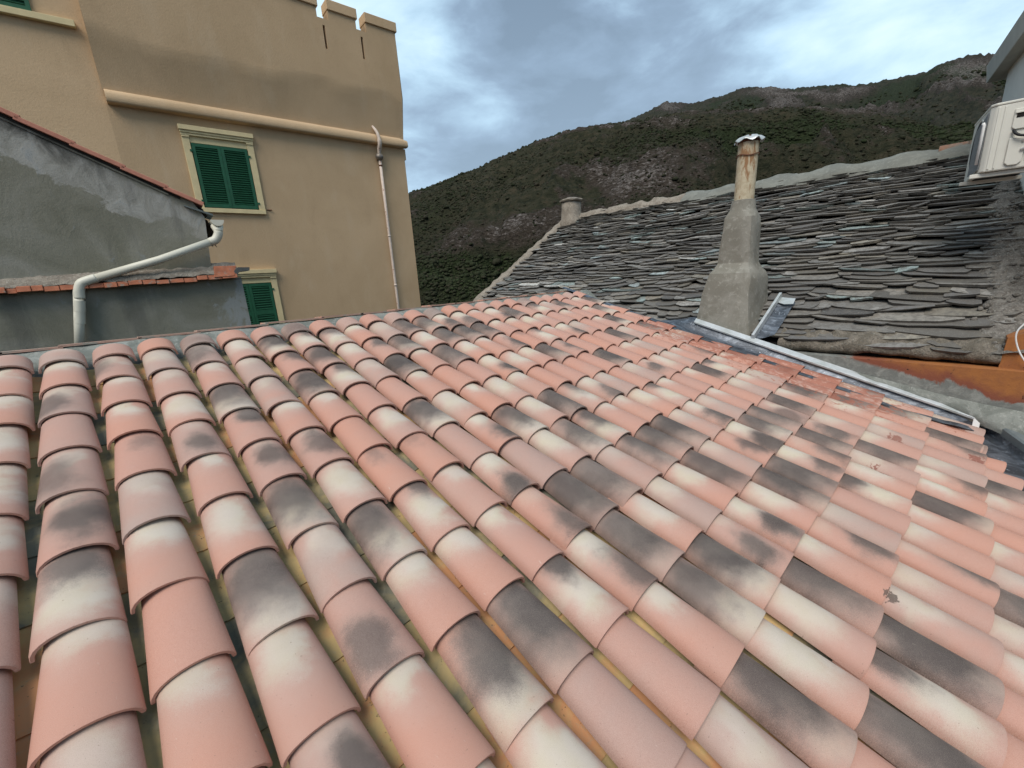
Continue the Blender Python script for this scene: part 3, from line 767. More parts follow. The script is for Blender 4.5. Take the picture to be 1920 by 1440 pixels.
# slates
slates = []
b_ = -.03; k = 0
PAL = [((0.120, 0.112, 0.098), 34), ((0.152, 0.146, 0.134), 26), ((0.105, 0.100, 0.092), 16), ((0.175, 0.160, 0.130), 8), ((0.175, 0.215, 0.205), 7), ((0.22, 0.26, 0.26), 3), ((0.26, 0.255, 0.235), 5), ((0.085, 0.082, 0.078), 12)]
pc = [p_[0] for p_ in PAL]; pw = [p_[1] for p_ in PAL]
while b_ < LEN - .03:
    lo = max(0, min(1, b_ / LEN)); ex = .140 - .044 * lo ** .8
    ex *= random.uniform(.8, 1.2)
    a_ = YR - random.uniform(0, .3) + .0
    while a_ < YL:
        wd = random.choice([random.uniform(.14, .26), random.uniform(.24, .45), random.uniform(.35, .68)]) * (1.1 - .3 * lo)
        if b_ < .12: wd *= 1.25
        wave = .035 * math.sin(a_ * 1.7 + b_ * 2.1) + .02 * math.sin(a_ * 4.3 + k)
        slates.append((a_ + wd / 2, b_ + wave + random.uniform(-.05, .05), wd * 1.10, ex, k)); a_ += wd * random.uniform(.93, 1.0)
    b_ += ex * .80; k += 1
SD = []
for (a0, b0, wd, ex, k) in slates:
    P0 = sl_(a0, b0); x, y, d = proj(P0)
    vis = -20 < x < 1940 and y < 700
    SD.append(((d / (wd + .1) ** .5) if vis else 999, a0, b0, wd, ex))
order = sorted(range(len(SD)), key=lambda i: SD[i][0])


def slate(a0, b0, wd, ex):
    ln = ex * 2.1; th = random.uniform(.018, .038); rot = random.gauss(0, .075); lift = random.uniform(0, .022)
    hw = wd / 2; e1, e2 = random.uniform(.08, .65) * ex, random.uniform(.08, .65) * ex
    pts = [(-hw * .96, ln), (-hw, e1)]
    m1, m2 = random.uniform(.08, .38), random.uniform(.62, .92); y1, y2 = random.uniform(-.12, .12) * ex, random.uniform(-.12, .12) * ex
    pts += [(-hw + wd * m1 * .45, (e1 + y1) / 2 + random.uniform(-.08, .05) * ex), (-hw + wd * m1, y1), (-hw + wd * (m1 + m2) / 2, (y1 + y2) / 2 + random.uniform(-.12, .04) * ex), (-hw + wd * m2, y2), (-hw + wd * (m2 + (1 - m2) * .6), (e2 + y2) / 2 + random.uniform(-.08, .05) * ex)]
    pts += [(hw, e2), (hw * .96, ln)]
    cr, sr = math.cos(rot), math.sin(rot); top, bot = [], []
    skew = random.gauss(0, .012)
    for (x, y) in pts:
        x2, y2 = x * cr - y * sr, x * sr + y * cr
        nlow = (.066 + lift) * (1 - y / ln) + .004 + skew * x / hw * (1 - y / ln)
        top.append(sl_(a0 + x2, b0 + y2, nlow)); bot.append(sl_(a0 + x2 * .985, b0 + y2 + .006, nlow - th))
    n_ = len(pts)
    return top + bot, [tuple(range(n_)), tuple(range(2 * n_ - 1, n_ - 1, -1))] + [(i, n_ + i, n_ + (i + 1) % n_, (i + 1) % n_) for i in range(n_)]


rest = MB(); restA = []
for rk_, i in enumerate(order):
    _, a0, b0, wd, ex = SD[i]
    # leave a hole for the tall chimney
    if -2.12 < a0 < -1.42 and EX + b0 * cp < 6.68: continue
    vs, fs = slate(a0, b0, wd, ex); cc = np.array(random.choices(pc, pw)[0]) * random.choice([random.uniform(.65, 1.1), random.uniform(1.0, 1.6), random.uniform(1.3, 2.1)])
    if a0 + wd / 2 > YL - .08: continue
    if a0 - wd / 2 < -4.16 and b0 < .5: a0 = -4.15 + wd / 2
    if b0 > LEN * .55 and random.random() < .25: cc = cc * 1.35
    A = np.tile(cc, (len(vs), 1))
    if rk_ < 300: mb = MB(); mb.add(vs, fs); mb.build('slate', MSL, sh, attrs=dict(sc=A))
    else: rest.add(vs, fs); restA.append(A)
o = rest.build('slate_mass', MSL, sh, attrs=dict(sc=np.vstack(restA))); o['kind'] = 'stuff'
# heavy mossy slabs bedded along the eave
for y0, y1, dz in ((-2.45, -2.95, .0), (-2.90, -3.62, .004), (-3.58, -4.17, -.004), (-.9, -1.46, 0)):
    G = []
    for y in np.linspace(y0, y1, 14):
        row = []
        for bb, h in ((.26, .035), (.20, .062), (.10, .070), (.03, .062), (-.03, .045), (-.055, .0), (-.045, -.045), (.02, -.06)):
            q = sl_(y, bb, h + dz); j = fbm(q * 7, 3) * .022 + fbm(q * 22, 3) * .013
            row.append(q + SN * float(j) + SB * float(fbm(q * 5 + 9, 2)) * .016)
        G.append(row)
    mb = MB(); mb.grid(G); mb.build('eave_slab', cement('mossy_stone_%d' % int(-y0 * 10), (0.16, 0.14, 0.11), (0.24, 0.21, 0.17), (0.10, 0.095, 0.085), 9, bs=1, bd=.025, lichen=.65), sh, smooth=True)


def rough_band(path, prof_fn, name, m_, parent, amp=.02, fr=8, label=None):
    G = []
    for i, q in enumerate(path):
        row = []
        for d_ in prof_fn(i / (len(path) - 1)):
            r_ = np.array(q) + np.array(d_); j = float(fbm(r_ * fr, 3)) * amp + float(fbm(r_ * fr * 4, 2)) * amp * .35
            row.append(r_ + np.array([-.4, 0, .9]) * j)
        G.append(row)
    mb = MB(); mb.grid(G); return mb.build(name, m_, parent, smooth=True, label=label)


# ridge mortar of the slate roof: old stony part, then newer smooth cement, then a tile showing
ys = np.linspace(YL - .05, .60, 70)
rough_band([(TOPX, y, TOPZ) for y in ys], lambda t: [(-.22, 0, -.09), (-.19, 0, .0), (-.10, 0, .075 + .02 * math.sin(t * 30)), (0, 0, .10 + .025 * math.sin(t * 26)), (.14, 0, .06), (.2, 0, -.1)], 'ridge_mortar', M_oldmortar, sh, .035, 6, 'old pale stony ridge mortar')
ys = np.linspace(.62, -4.05, 110)
rough_band([(TOPX, y, TOPZ) for y in ys], lambda t: [(-.30 - .05 * math.sin(t * 19), 0, -.145), (-.26, 0, -.04), (-.12, 0, .06 + .03 * math.sin(t * 44)), (0, 0, .12 + .026 * math.sin(t * 34 + 1)), (.14, 0, .06), (.2, 0, -.1)], 'ridge_mortar', M_newcem, sh, .018, 4, 'smooth grey cement along the ridge')
mb = MB()
for y0, y1 in ((-3.30, -3.62), (-3.60, -3.92)):
    mb.loft([[np.array((TOPX - .13 * math.cos(math.pi * i / 8), y, TOPZ + .02 + .12 * math.sin(math.pi * i / 8))) for i in range(9)] for y in (y0, y1)], cap=False, close=False)
    mb.build('ridge_tile', simple('brown_ridge_clay', (0.26, 0.145, 0.095), .3, 18, col2=(0.2, 0.18, 0.15), sc2=9), sh, smooth=True); mb = MB()
# mortared verge on the left
bs = np.linspace(-.05, LEN, 80)
rough_band([sl_(YL - .02, b2) for b2 in bs], lambda t: [SN * -.10 + SA * .08, SN * .02 + SA * .10, SN * .075 + SA * .04, SN * .085 - SA * .06, SN * .06 - SA * .13, SN * .01 - SA * .16], 'verge_mortar', M_oldmortar, sh, .02, 7)
# stony mortar filling between slates and the neighbour's wall
ACD = np.array([math.sin(math.radians(82.6)), math.cos(math.radians(82.6)), 0]); ACN = np.array([-ACD[1], ACD[0], 0])   # wall direction and outward normal
AC0 = np.array([9.23, -4.06, 0])
AC0 = AC0 - ACN * .03
G = []
for b2 in np.linspace(-.02, LEN + .1, 150):
    X = EX + b2 * cp; yw = AC0[1] + (X - AC0[0]) * ACD[1] / ACD[0]
    row = []
    ya = -3.93 + .04 * math.sin(b2 * 5) - .13 * max(0, 1 - b2 / 1.2)
    for t in np.linspace(0, 1, 12):
        y = ya + (yw - .03 - ya) * t; q = sl_(y, b2, .050 + .035 * math.sin(math.pi * t) - .02 * t - (.05 if t == 0 else 0))
        j = float(fbm(q * 9, 3)) * .022 + float(fbm(q * 30, 3)) * .014; row.append(q + SN * j)
    G.append(row)
mb = MB(); mb.grid(G); mb.build('mortar_fillet', M_rubble, sh, smooth=True)
for i in range(230):
    b2 = random.uniform(.05, LEN); X = EX + b2 * cp; yw = AC0[1] + (X - AC0[0]) * ACD[1] / ACD[0]; t = random.uniform(.1, .95); y = -3.9 + (yw + 3.9) * t
    c_ = sl_(y, b2, .055 + .03 * t); r_ = random.uniform(.012, .032); mb = MB()
    mb.add(ico * r_ * rng.uniform(.7, 1.2, (12, 3)) + c_, [tuple(f) for f in icf]); mb.build('stone', M_rubble, sh, smooth=True)

# mortar haunch between the wall and the curved flashing
top = bez([(XW - .006, -1.9, 5.42), (XW - .006, -2.6, 5.36), (XW - .006, -3.3, 5.24), (XW - .006, -3.9, 5.12), (XW - .006, -4.35, 5.06), (XW - .006, -4.72, 5.04)], 8)
bot = bez([(XW - .006, -1.95, roofz(-1.95) + .10), (XW - .008, -2.6, roofz(-2.6) + .10), (XW - .01, -3.3, roofz(-3.3) + .10), (XW - .015, -4.0, roofz(-4.0) + .10), (5.52, -4.34, roofz(-4.33) + .12), (4.9, -4.68, roofz(-4.6) + .12)], 8)
G = []
for q0, q1 in zip(top, bot):
    row = []
    for t in np.linspace(0, 1, 9):
        q = q0 * (1 - t) + q1 * t; bulge = math.sin(math.pi * t) * .03
        q = q + np.array([-bulge, bulge * .3, 0]) + np.array([-.6, .2, .4]) * float(fbm(q * 8, 3)) * .010; row.append(q)
    G.append(row)
mb = MB(); mb.grid(G); mb.build('mortar_haunch', M_ridge, sh, smooth=True)
# wall return below the neighbour (orange), carrying on to the right
mb = MB(); mb.prism([(XW + .10, -4.16, 5.30), (XW + .10, -4.72, 5.30), (XW + .10, -4.72, 5.80), (XW + .12, -4.40, 5.78), (XW + .14, -4.18, 5.66)], (.5, 0, 0)); mb.build('wall', M_orange, sh)
mb = MB(); q = sl_(-4.19, .13, .03); mb.add(ico * np.array([.05, .045, .035]) * rng.uniform(.85, 1.15, (12, 3)) + q, [tuple(f) for f in icf]); mb.build('stone', M_brick, sh, smooth=True, label='reddish brick lump at the eave end')

# --- tall chimney


def sring(z, xc, yc, hx, hy, pw_=4.0, n_=32, tz=None, am=.012):
    o_ = []
    for i in range(n_):
        a_ = 2 * math.pi * i / n_; ca, sa = math.cos(a_), math.sin(a_)
        k_ = (abs(ca) ** pw_ + abs(sa) ** pw_) ** (-1 / pw_)
        q = np.array([xc + hx * ca * k_, yc + hy * sa * k_, z])
        if tz: q[2] = tz(q[0], q[1])
        j = float(fbm(q * 6, 3)) * am; q[:2] += np.array([ca, sa]) * j; o_.append(q)
    return o_


rings = [sring(0, 6.40, -1.80, .60, .43, 4, tz=lambda x, y: max(EZ + (x - EX) * .577 - .05, roofz(y) - .1 if x < 6 else 0) - .0)]
for z, xc, hx, hy, pw_ in ((5.62, 6.34, .50, .375, 6), (5.85, 6.31, .43, .330, 7), (6.05, 6.29, .39, .305, 7), (6.22, 6.28, .36, .290, 7), (6.30, 6.27, .33, .268, 6), (6.36, 6.26, .245, .225, 6), (6.42, 6.26, .205, .200, 6), (6.6, 6.26, .20, .193, 6), (6.8, 6.25, .19, .183, 6), (6.96, 6.25, .18, .173, 5), (7.02, 6.25, .155, .155, 3), (7.06, 6.25, .14, .14, 2.2), (7.16, 6.25, .132, .132, 2), (7.17, 6.25, .10, .10, 2)):
    rings.append(sring(z, xc, -1.80 + (6.0 - z) * .012 - (.0 if z > 6.2 else -.02), hx, hy, pw_, am=.012 if z < 7 else .005))
for k_ in range(2, len(rings)): pass
mb = MB(); mb.loft(rings); chim = mb.build('chimney', M_chim, sh, smooth=True, angle=26, label='tall tapering cement chimney with a rust-streaked pipe and metal cap')
mb = MB(); mb.tube([(6.25, -1.815, 7.10), (6.25, -1.82, 7.80)], .112, 24); mb.build('pipe', M_pipe, chim, smooth=True, angle=40)
mb = MB(); pts = [(6.25 + .121 * math.cos(t), -1.82 + .121 * math.sin(t), 7.66 + .012 * math.sin(3 * t)) for t in np.linspace(0, 2 * math.pi, 25)]; mb.tube(pts, .006, 6); mb.build('wire', M_rust, chim)
mb = MB(); cap = []
for rr_, zz_ in ((0.001, 7.905), (.06, 7.90), (.12, 7.885), (.155, 7.86), (.158, 7.85), (.12, 7.865), (.001, 7.885)):
    cap.append([np.array((6.25 + rr_ * math.cos(t) * (1 + .04 * math.sin(5 * t)), -1.82 + rr_ * math.sin(t) * (1 + .07 * math.sin(5 * t + 1)), zz_ - .02 - .028 * (rr_ / .15) ** 2 * (.5 + .5 * math.sin(7 * t + 1)))) for t in np.linspace(0, 2 * math.pi, 37)[:-1]])
mb.loft(cap, cap=False); mb.build('cap', [M_alu], chim, smooth=True, angle=35)
mb = MB()
for t in range(4):
    a_ = t * math.pi / 2 + .4; mb.box((6.25 + .10 * math.cos(a_), -1.82 + .10 * math.sin(a_), 7.83), (.012, .012, .035))
mb.tube([(6.25, -1.82, 7.79), (6.25, -1.82, 7.83)], .098, 16); mb.build('cap_bracket', M_rust, chim)
# lead apron round the chimney base
G = []
for y in np.linspace(-.35, -1.56, 22):
    w_ = .12 + .30 * max(0, (-y - .35) / 1.2)
    G.append([sl_(y, bb, h + float(fbm(np.array([y * 8, bb * 8, 0]), 2)) * .008) for bb, h in ((w_, .062), (w_ * .7, .078), (w_ * .4, .082), (.02, .085), (-.10, .07), (-.16, .02))])
mb = MB(); mb.grid(G); mb.build('lead_apron', MLEAD, sh, smooth=True, label='blue-grey lead sheet left of the chimney')
G = []
P4 = [onslate(1410, 640, .09), onslate(1462, 562, .09), onslate(1492, 566, .10), onslate(1452, 628, .09)]
for t in np.linspace(0, 1, 14):
    row = []
    for k_ in np.linspace(0, 1, 8):
        q = (P4[0] * (1 - t) + P4[1] * t) * (1 - k_) + (P4[3] * (1 - t) + P4[2] * t) * k_
        row.append(q + SN * (float(fbm(q * 9, 2)) * .012 + .03 * (1 - k_) ** 3 - .012 * math.sin(t * 6) * k_))
    G.append(row)
mb = MB(); mb.grid(G); mb.build('lead_apron', MLEAD, sh, smooth=True, label='crumpled lead sheet on the slates right of the chimney')
mb = MB(); q0, q1 = P4[0] + SN * .03, P4[1] + SN * .04
mb.prism([q0, q0 + SN * .07, q0 + SN * .07 + SA * -.03, q0 + SA * -.03], q1 - q0); mb.build('flashing_cap', M_alu, sh, bevel=.002)
mb = MB(); q = P4[1] + SN * .035; d1 = P4[2] - P4[1]
mb.prism([q, q + d1 * 1.0 + SN * .01, q + d1 * 1.0 - SB * -.10, q + d1 * .5 - SB * -.13, q - SB * -.11], SN * .006); mb.build('flashing_tab', M_alu, sh)

# --- small chimney at the far corner of the ridge
C2 = np.array([9.72, 3.62])
rings = [sring(z, C2[0], C2[1], r_, r_, 3, 20, am=.02) for z, r_ in ((7.1, .33), (7.45, .30), (7.62, .275), (7.72, .285), (7.75, .25), (8.0, .235), (8.2, .225))]
mb = MB(); mb.loft(rings); ch2 = mb.build('chimney', M_oldmortar, sh, smooth=True, label='short squat chimney topped with stone slabs')
mb = MB(); mb.loft([sring(8.20, C2[0], C2[1], .27, .27, 2.6, 16, am=.03), sring(8.235, C2[0], C2[1], .285, .285, 2.6, 16, am=.03), sring(8.26, C2[0], C2[1], .24, .24, 2.4, 16, am=.03)])
mb.build('cap', M_oldmortar, ch2)
mb = MB(); mb.loft([sring(8.262, C2[0] + .02, C2[1], .17, .15, 2.4, 12, am=.02), sring(8.30, C2[0] + .02, C2[1], .14, .12, 2.4, 12, am=.02)]); mb.build('cap', M_rubble, ch2)

# ================================================================== OCHRE HOUSE (crenellated tower block)
oa = math.radians(93.5); OD = np.array([math.sin(oa), math.cos(oa), 0]); ON = np.array([OD[1], -OD[0], 0])   # along the wall, outward (towards us)
DW = 7.5
och = thing('ochre_house', 'tall ochre rendered house with battlements, cream window surrounds and green shutters', 'house', (4, 9, 0))


def oc(s_, z, out=0):  # s_: world X of the point on the base plane
    return np.array([s_, (DW + OD[1] * -1 * 0 - s_ * -OD[1]) / OD[0] if False else 0, z])


def ow(X, z, out=0):
    Y = (DW - (-OD[1]) * X) / OD[0]
    return np.array([X, Y, z]) + ON * out


def ono(x, y, out=0): return onp(x, y, -ON, DW - out)


XL, XR = 1.04, 6.93
BK = -ON * 6
# lower tower block
mb = MB(); mb.prism([ow(XL, 0), ow(XR, 0), ow(XR, 9.98), ow(XL, 9.98)], BK); mb.build('wall', M_och, och)
# flared band and parapet with two slits, as one body
crease = [(XL - .01, 11.0), (XR + .03, 10.98)]
mb = MB()
zs = [(9.97, .03), (10.35, .075), (10.75, .145), (10.93, .177), (11.02, .184), (11.12, .186), (11.40, .186)]
n_x = 40
G = []
for z, o_ in zs:
    G.append([ow(XL + (XR + .02 * (o_ / .19) - XL) * i / n_x, z + (.05 * float(fbm(np.array([i * .22, z, 0]), 2)) if 10.3 < z < 11.1 else 0), o_ + (.012 * float(fbm(np.array([i * .3, z * 2, 4]), 2)) if z < 11 else 0)) for i in range(n_x + 1)])
mb.grid(G); mb.build('wall', M_och, och, smooth=True)
PO = .18; ztop = 12.26; XR2 = XR + .02
sl1, sl2 = (5.155, 5.205), (6.03, 6.08); sz0, sz1 = 11.67, 12.13
mb = MB(); xsx = [XL, sl1[0], sl1[1], sl2[0], sl2[1], XR2]
for i in range(5):
    if i in (1, 3):
        mb.prism([ow(xsx[i], 11.36, PO), ow(xsx[i + 1], 11.36, PO), ow(xsx[i + 1], sz0, PO), ow(xsx[i], sz0, PO)], -ON * .42)
        mb.prism([ow(xsx[i], sz1, PO), ow(xsx[i + 1], sz1, PO), ow(xsx[i + 1], ztop, PO), ow(xsx[i], ztop, PO)], -ON * .42)
        mb.prism([ow(xsx[i], sz0, PO - .18), ow(xsx[i + 1], sz0, PO - .18), ow(xsx[i + 1], sz1, PO - .18), ow(xsx[i], sz1, PO - .18)], -ON * .2)
    else: mb.prism([ow(xsx[i], 11.36, PO), ow(xsx[i + 1], 11.36, PO), ow(xsx[i + 1], ztop, PO), ow(xsx[i], ztop, PO)], -ON * .42)
mb.build('parapet', M_och, och)
mb = MB(); mb.prism([ow(XR, 9.97, .02), ow(XR + .05, 11.0, .165), ow(XR + .03, 12.2, .165), ow(XR - .1, 12.2, .165), ow(XR - .1, 9.97, .02)], BK); mb.prism([ow(XL, 9.98, -.2), ow(XR, 9.98, -.2), ow(XR, 11.4, -.2), ow(XL, 11.4, -.2)], BK); mb.build('wall', M_och, och)
# left flank of the flare
mb = MB(); mb.prism([ow(XL + .002, 9.98, .0), ow(XL + .002, 10.93, .15), ow(XL + .002, 11.05, .175), ow(XL + .002, 13, .18), ow(XL + .002, 13, -.3), ow(XL + .002, 9.98, -.3)], (.25, 0, 0)); mb.build('wall', M_och, och)
for x0, x1 in ((6.19, XR2), (5.31, 5.95), (3.60, 5.06), (2.5, 3.36)):
    mb = MB(); mb.prism([ow(x0, ztop - .001, PO - .001), ow(x1, ztop - .001, PO - .001), ow(x1, 12.46, PO - .001), ow(x0, 12.46, PO - .001)], -ON * .30); ml = mb.build('merlon', M_och, och)
    mb = MB(); mb.prism([ow(x0 - .012, 12.455, PO + .035), ow(x1 + .04, 12.455, PO + .035), ow(x1 + .04, 12.66, PO + .035), ow(x0 - .012, 12.66, PO + .035)], -ON * .36); mb.build('cap', M_och2, ml, bevel=.012)
# half-round string moulding
rings = []
for X in np.linspace(XL + .02, XR + .085, 30):
    c_ = ow(X, 9.965, .0); rr_ = .125
    if X > XR: rr_ = .125 * (1 - ((X - XR) / .13) ** 2) ** .5
    k_ = rr_ / .125
    rings.append([c_ + ON * (a_ * k_) + np.array([0, 0, b_ * k_]) for a_, b_ in ((-.03, .135), (.03, .130), (.08, .112), (.12, .080), (.143, .035), (.150, -.02), (.150, -.075), (.138, -.098), (.10, -.108), (-.03, -.112))])
mb = MB(); mb.loft(rings); mb.build('string_moulding', M_och2, och, smooth=True, angle=60)
mb = MB(); mb.prism([ow(XR - .005, 9.60, -.02), ow(XR + .055, 9.60, -.02), ow(XR + .055, 9.86, -.02), ow(XR - .005, 9.86, -.02)], BK * .5); mb.build('corner_bracket', M_och2, och)
# left wing
LD = np.array([math.sin(math.radians(97)), math.cos(math.radians(97)), 0]); q0 = ow(XL, 0, .0)
mb = MB(); pl_ = q0 - LD * 8; nl = np.array([LD[1], -LD[0], 0])
mb.prism([pl_, q0, q0 + np.array([0, 0, 16.0]), pl_ + np.array([0, 0, 16.0])], -nl * 5); mb.build('wall', M_och3, och)


def onl(x, y): return onp(x, y, nl, nl @ q0)


# its window and string course at the top left
a1 = onl(0, 14); a2 = onl(140, 41); z_s = (a1[2] + a2[2]) / 2
mb = MB(); e2 = q0 + LD * ((a2 - q0) @ LD); e2[2] = z_s; mb.prism([e2 - LD * 3.4, e2, e2 + np.array([0, 0, -.10]), e2 - LD * 3.4 + np.array([0, 0, -.10])], nl * .09 - nl * 0); string_course = mb.build('string_course', M_cream, och, bevel=.006)
mb = MB(); b0_ = e2 - LD * 2.00 + np.array([0, 0, .002]); b1_ = e2 - LD * .50 + np.array([0, 0, .002]); up = np.array([0, 0, 1.0])


def shutter_geo(mb, o_, ux, w_, h_, nrm, t=.032, slats=26, mid_rail=False):
    """louvred shutter leaf: o_ lower left corner, ux unit along"""
    ax = [ux, nrm, np.array([0, 0, 1.])]; st = .055
    def bx(x0, x1, z0, z1, d0=0, d1=t): mb.box(o_ + ux * (x0 + x1) / 2 + nrm * (d0 + d1) / 2 + np.array([0, 0, (z0 + z1) / 2]), ((x1 - x0) / 2, (d1 - d0) / 2, (z1 - z0) / 2), ax)
    bx(0, st, 0, h_); bx(w_ - st, w_, 0, h_); bx(st, w_ - st, 0, .075, 0, t * .98); bx(st, w_ - st, h_ - .06, h_, 0, t * .98)
    bx(st, w_ - st, .07, h_ - .05, -.004, .002)
    segs = [(.075, h_ - .06)] if not mid_rail else [(.075, h_ * .46), (h_ * .54, h_ - .06)]
    if mid_rail: bx(st, w_ - st, h_ * .46, h_ * .54, 0, t * .98)
    for z0, z1 in segs:
        k_ = max(4, int(round(slats * (z1 - z0) / h_)))
        for i in range(k_):
            zc = z0 + (i + .5) * (z1 - z0) / k_; tl = math.radians(38)
            a1_ = nrm * math.cos(tl) + np.array([0, 0, -math.sin(tl)]); a2_ = nrm * math.sin(tl) + np.array([0, 0, math.cos(tl)])
            mb.box(o_ + ux * w_ / 2 + nrm * (t * .55) + np.array([0, 0, zc]), ((w_ - 2 * st) / 2 - .001, .0165, .0035), [ux, a1_, a2_])


wl_ = np.linalg.norm(b1_ - b0_) / 2
for k_ in (0, 1):
    mb = MB(); shutter_geo(mb, b0_ + LD * wl_ * k_ + nl * .01, LD, wl_ - .004, 1.3, nl); mb.build('shutter', M_green, och, label='green shutter at the top left, cut by the picture edge')


def window(C, name_label, slats, mid_rail, fw=.135):
    """C: X0, X1 of shutters, Z0, Z1"""
    X0, X1, Zb, Zt = C
    ax = [OD, ON, np.array([0, 0, 1.])]
    mb = MB()
    def bx(x0, x1, z0, z1, d0, d1): mb.box(ow((x0 + x1) / 2, (z0 + z1) / 2, (d0 + d1) / 2), ((x1 - x0) / 2 / OD[0], (d1 - d0) / 2, (z1 - z0) / 2), ax)
    hd = .30
    bx(X0 - fw, X0 - .012, Zb - .012, Zt + hd - .17, -.02, .045); bx(X1 + .012, X1 + fw, Zb - .012, Zt + hd - .17, -.02, .045)
    bx(X0 - fw, X1 + fw, Zb - .10, Zb - .014, -.02, .06)                                                   # sill band
    bx(X0 - .012, X1 + .012, Zt + .012, Zt + .135, -.02, .022)                                              # frieze
    bx(X0 - fw + .002, X0 - .002, Zt + .10, Zt + .135, .04, .062); bx(X1 + .002, X1 + fw - .002, Zt + .10, Zt + .135, .04, .062)
    bx(X0 - fw - .005, X1 + fw + .005, Zt + .135, Zt + .175, -.02, .066)
    bx(X0 - fw - .012, X1 + fw + .012, Zt + .178, Zt + .22, -.02, .082)
    bx(X0 - fw - .022, X1 + fw + .022, Zt + .223, Zt + hd + .01, -.02, .105)
    fr = mb.build('window', M_cream, och, bevel=.004, label=name_label)
    wmid = (X0 + X1) / 2
    mb = MB(); mb.prism([ow(X0 - .011, Zb - .011, .001), ow(X1 + .011, Zb - .011, .001), ow(X1 + .011, Zt + .011, .001), ow(X0 - .011, Zt + .011, .001)], ON * .006); mb.build('reveal', M_dark, fr)
    for k_ in (0, 1):
        mb = MB(); w1 = (X1 - X0) / OD[0] / 2
        shutter_geo(mb, ow(X0, Zb, .016) + OD * (w1 * k_ + .002), OD, w1 - .004, Zt - Zb, ON, slats=slats, mid_rail=mid_rail)
        sh_ = mb.build('shutter', M_green, fr)
    for X_ in (X0 - .02, X1 + .02):
        for z_ in (Zb + .12, Zt - .14):
            mb = MB(); mb.box(ow(X_, z_, .052), (.022, .006, .02), ax); mb.build('hinge', M_green, fr)
    return fr


c1 = [ono(358, 268, .03), ono(463, 281, .03), ono(485, 392, .03), ono(385, 389, .03)]
window(((c1[0][0] + c1[3][0]) / 2, (c1[1][0] + c1[2][0]) / 2, (c1[2][2] + c1[3][2]) / 2, (c1[0][2] + c1[1][2]) / 2), 'upper green-shuttered window under the moulding', 27, False)
c2 = [ono(457, 533, .03), ono(508, 531, .03), ono(522, 603, .03)]
x1_ = (c2[1][0] + c2[2][0]) / 2
window((x1_ - .93, x1_, c2[0][2] - 1.30, c2[0][2]), 'lower green-shuttered window half hidden by the grey wall', 24, True)
# downpipe with swan neck
q0_ = ow(6.12, 10.27, .02)
mb = MB(); path = bez([ow(6.10, 10.28, .02), ow(6.12, 10.20, .10), ow(6.15, 10.05, .20), ow(6.17, 9.85, .21), ow(6.17, 9.72, .14), ow(6.17, 9.60, .09)], 6); mb.tube(path, [.03] * 6 + [.038] * 10 + [.05] * (len(path) - 22) + [.045] * 6, 10); dp = mb.build('downpipe', M_pvcrust, och, smooth=True, label='thin rust-marked drainpipe near the corner')
mb = MB(); mb.tube([ow(6.17, 9.64, .09), ow(6.17, 9.58, .09), ow(6.17, 9.53, .09), ow(6.17, 9.47, .09)], [.05, .10, .10, .05], 14); mb.build('rainwater_head', simple('worn_grey_metal', (0.22, 0.19, 0.16), .3, 20, .5, .5, .4), dp, smooth=True)
mb = MB(); mb.tube([ow(6.17, 9.48, .09), ow(6.175, 8.0, .09), ow(6.18, 6.0, .085), ow(6.18, 4.5, .085)], .036, 12); mb.build('pipe', M_pvcrust, dp, smooth=True)
for z_ in (9.35, 7.62, 6.32):
    mb = MB(); mb.tube([ow(6.175, z_ + .02, .088), ow(6.175, z_ - .02, .088)], .043, 12); mb.build('bracket', M_rust if z_ > 9 else M_pvcrust, dp, smooth=True)
mb = MB(); q = ono(505, 394); mb.tube([q + OD * -.05, q + OD * .05 + ON * .03], .012, 6); mb.build('wall_hook', M_rust, och)

# ================================================================== GREY HOUSE (left)
ga = math.radians(94); GD = np.array([math.sin(ga), math.cos(ga), 0]); GN = np.array([GD[1], -GD[0], 0])
gq = CAM + ray(150, 640) * 4.3 / (ray(150, 640) @ M[2]); GNi = -GN


def ong(x, y, out=0): return onp(x, y, GN, GN @ gq + out)


UPV = np.array([0, 0, 1.0])
gh = thing('grey_house', 'house with a patched bare cement gable, pink verge tiles and a cream rainwater pipe', 'house', tuple(np.array([.3, 3.2, 0])))
v0 = ong(-60, 178); v1 = ong(356, 372); ve = ong(384, 408); vb = ong(397, 512)
slope = (v1[2] - v0[2]) / ((v1 - v0) @ GD)
left = v0 - GD * 2.2; left[2] = v0[2] - slope * 2.2
lowz = 6.60
lb = np.array(vb); lb[2] = lowz
ll = left.copy(); ll[2] = lowz
mb = MB(); mb.prism([ll, lb, ve, v1, left], -GN * 3.5); mb.build('wall', M_grey, gh)
# lower, thicker wall
lw = ong(452, 520, .03); lw2 = ong(466, 612, .03); lft = ll + GN * .03
mb = MB(); A0 = lft.copy(); A0[2] = 0; B0 = np.array(lw); B0[2] = 0; B1 = np.array(lw); B1[2] = lowz - .01; A1 = lft.copy(); A1[2] = lowz - .01
mb.prism([A0, B0, B1, A1], -GN * 3.7); mb.build('wall', M_grey, gh, label='lower cement wall below the tile ledge')
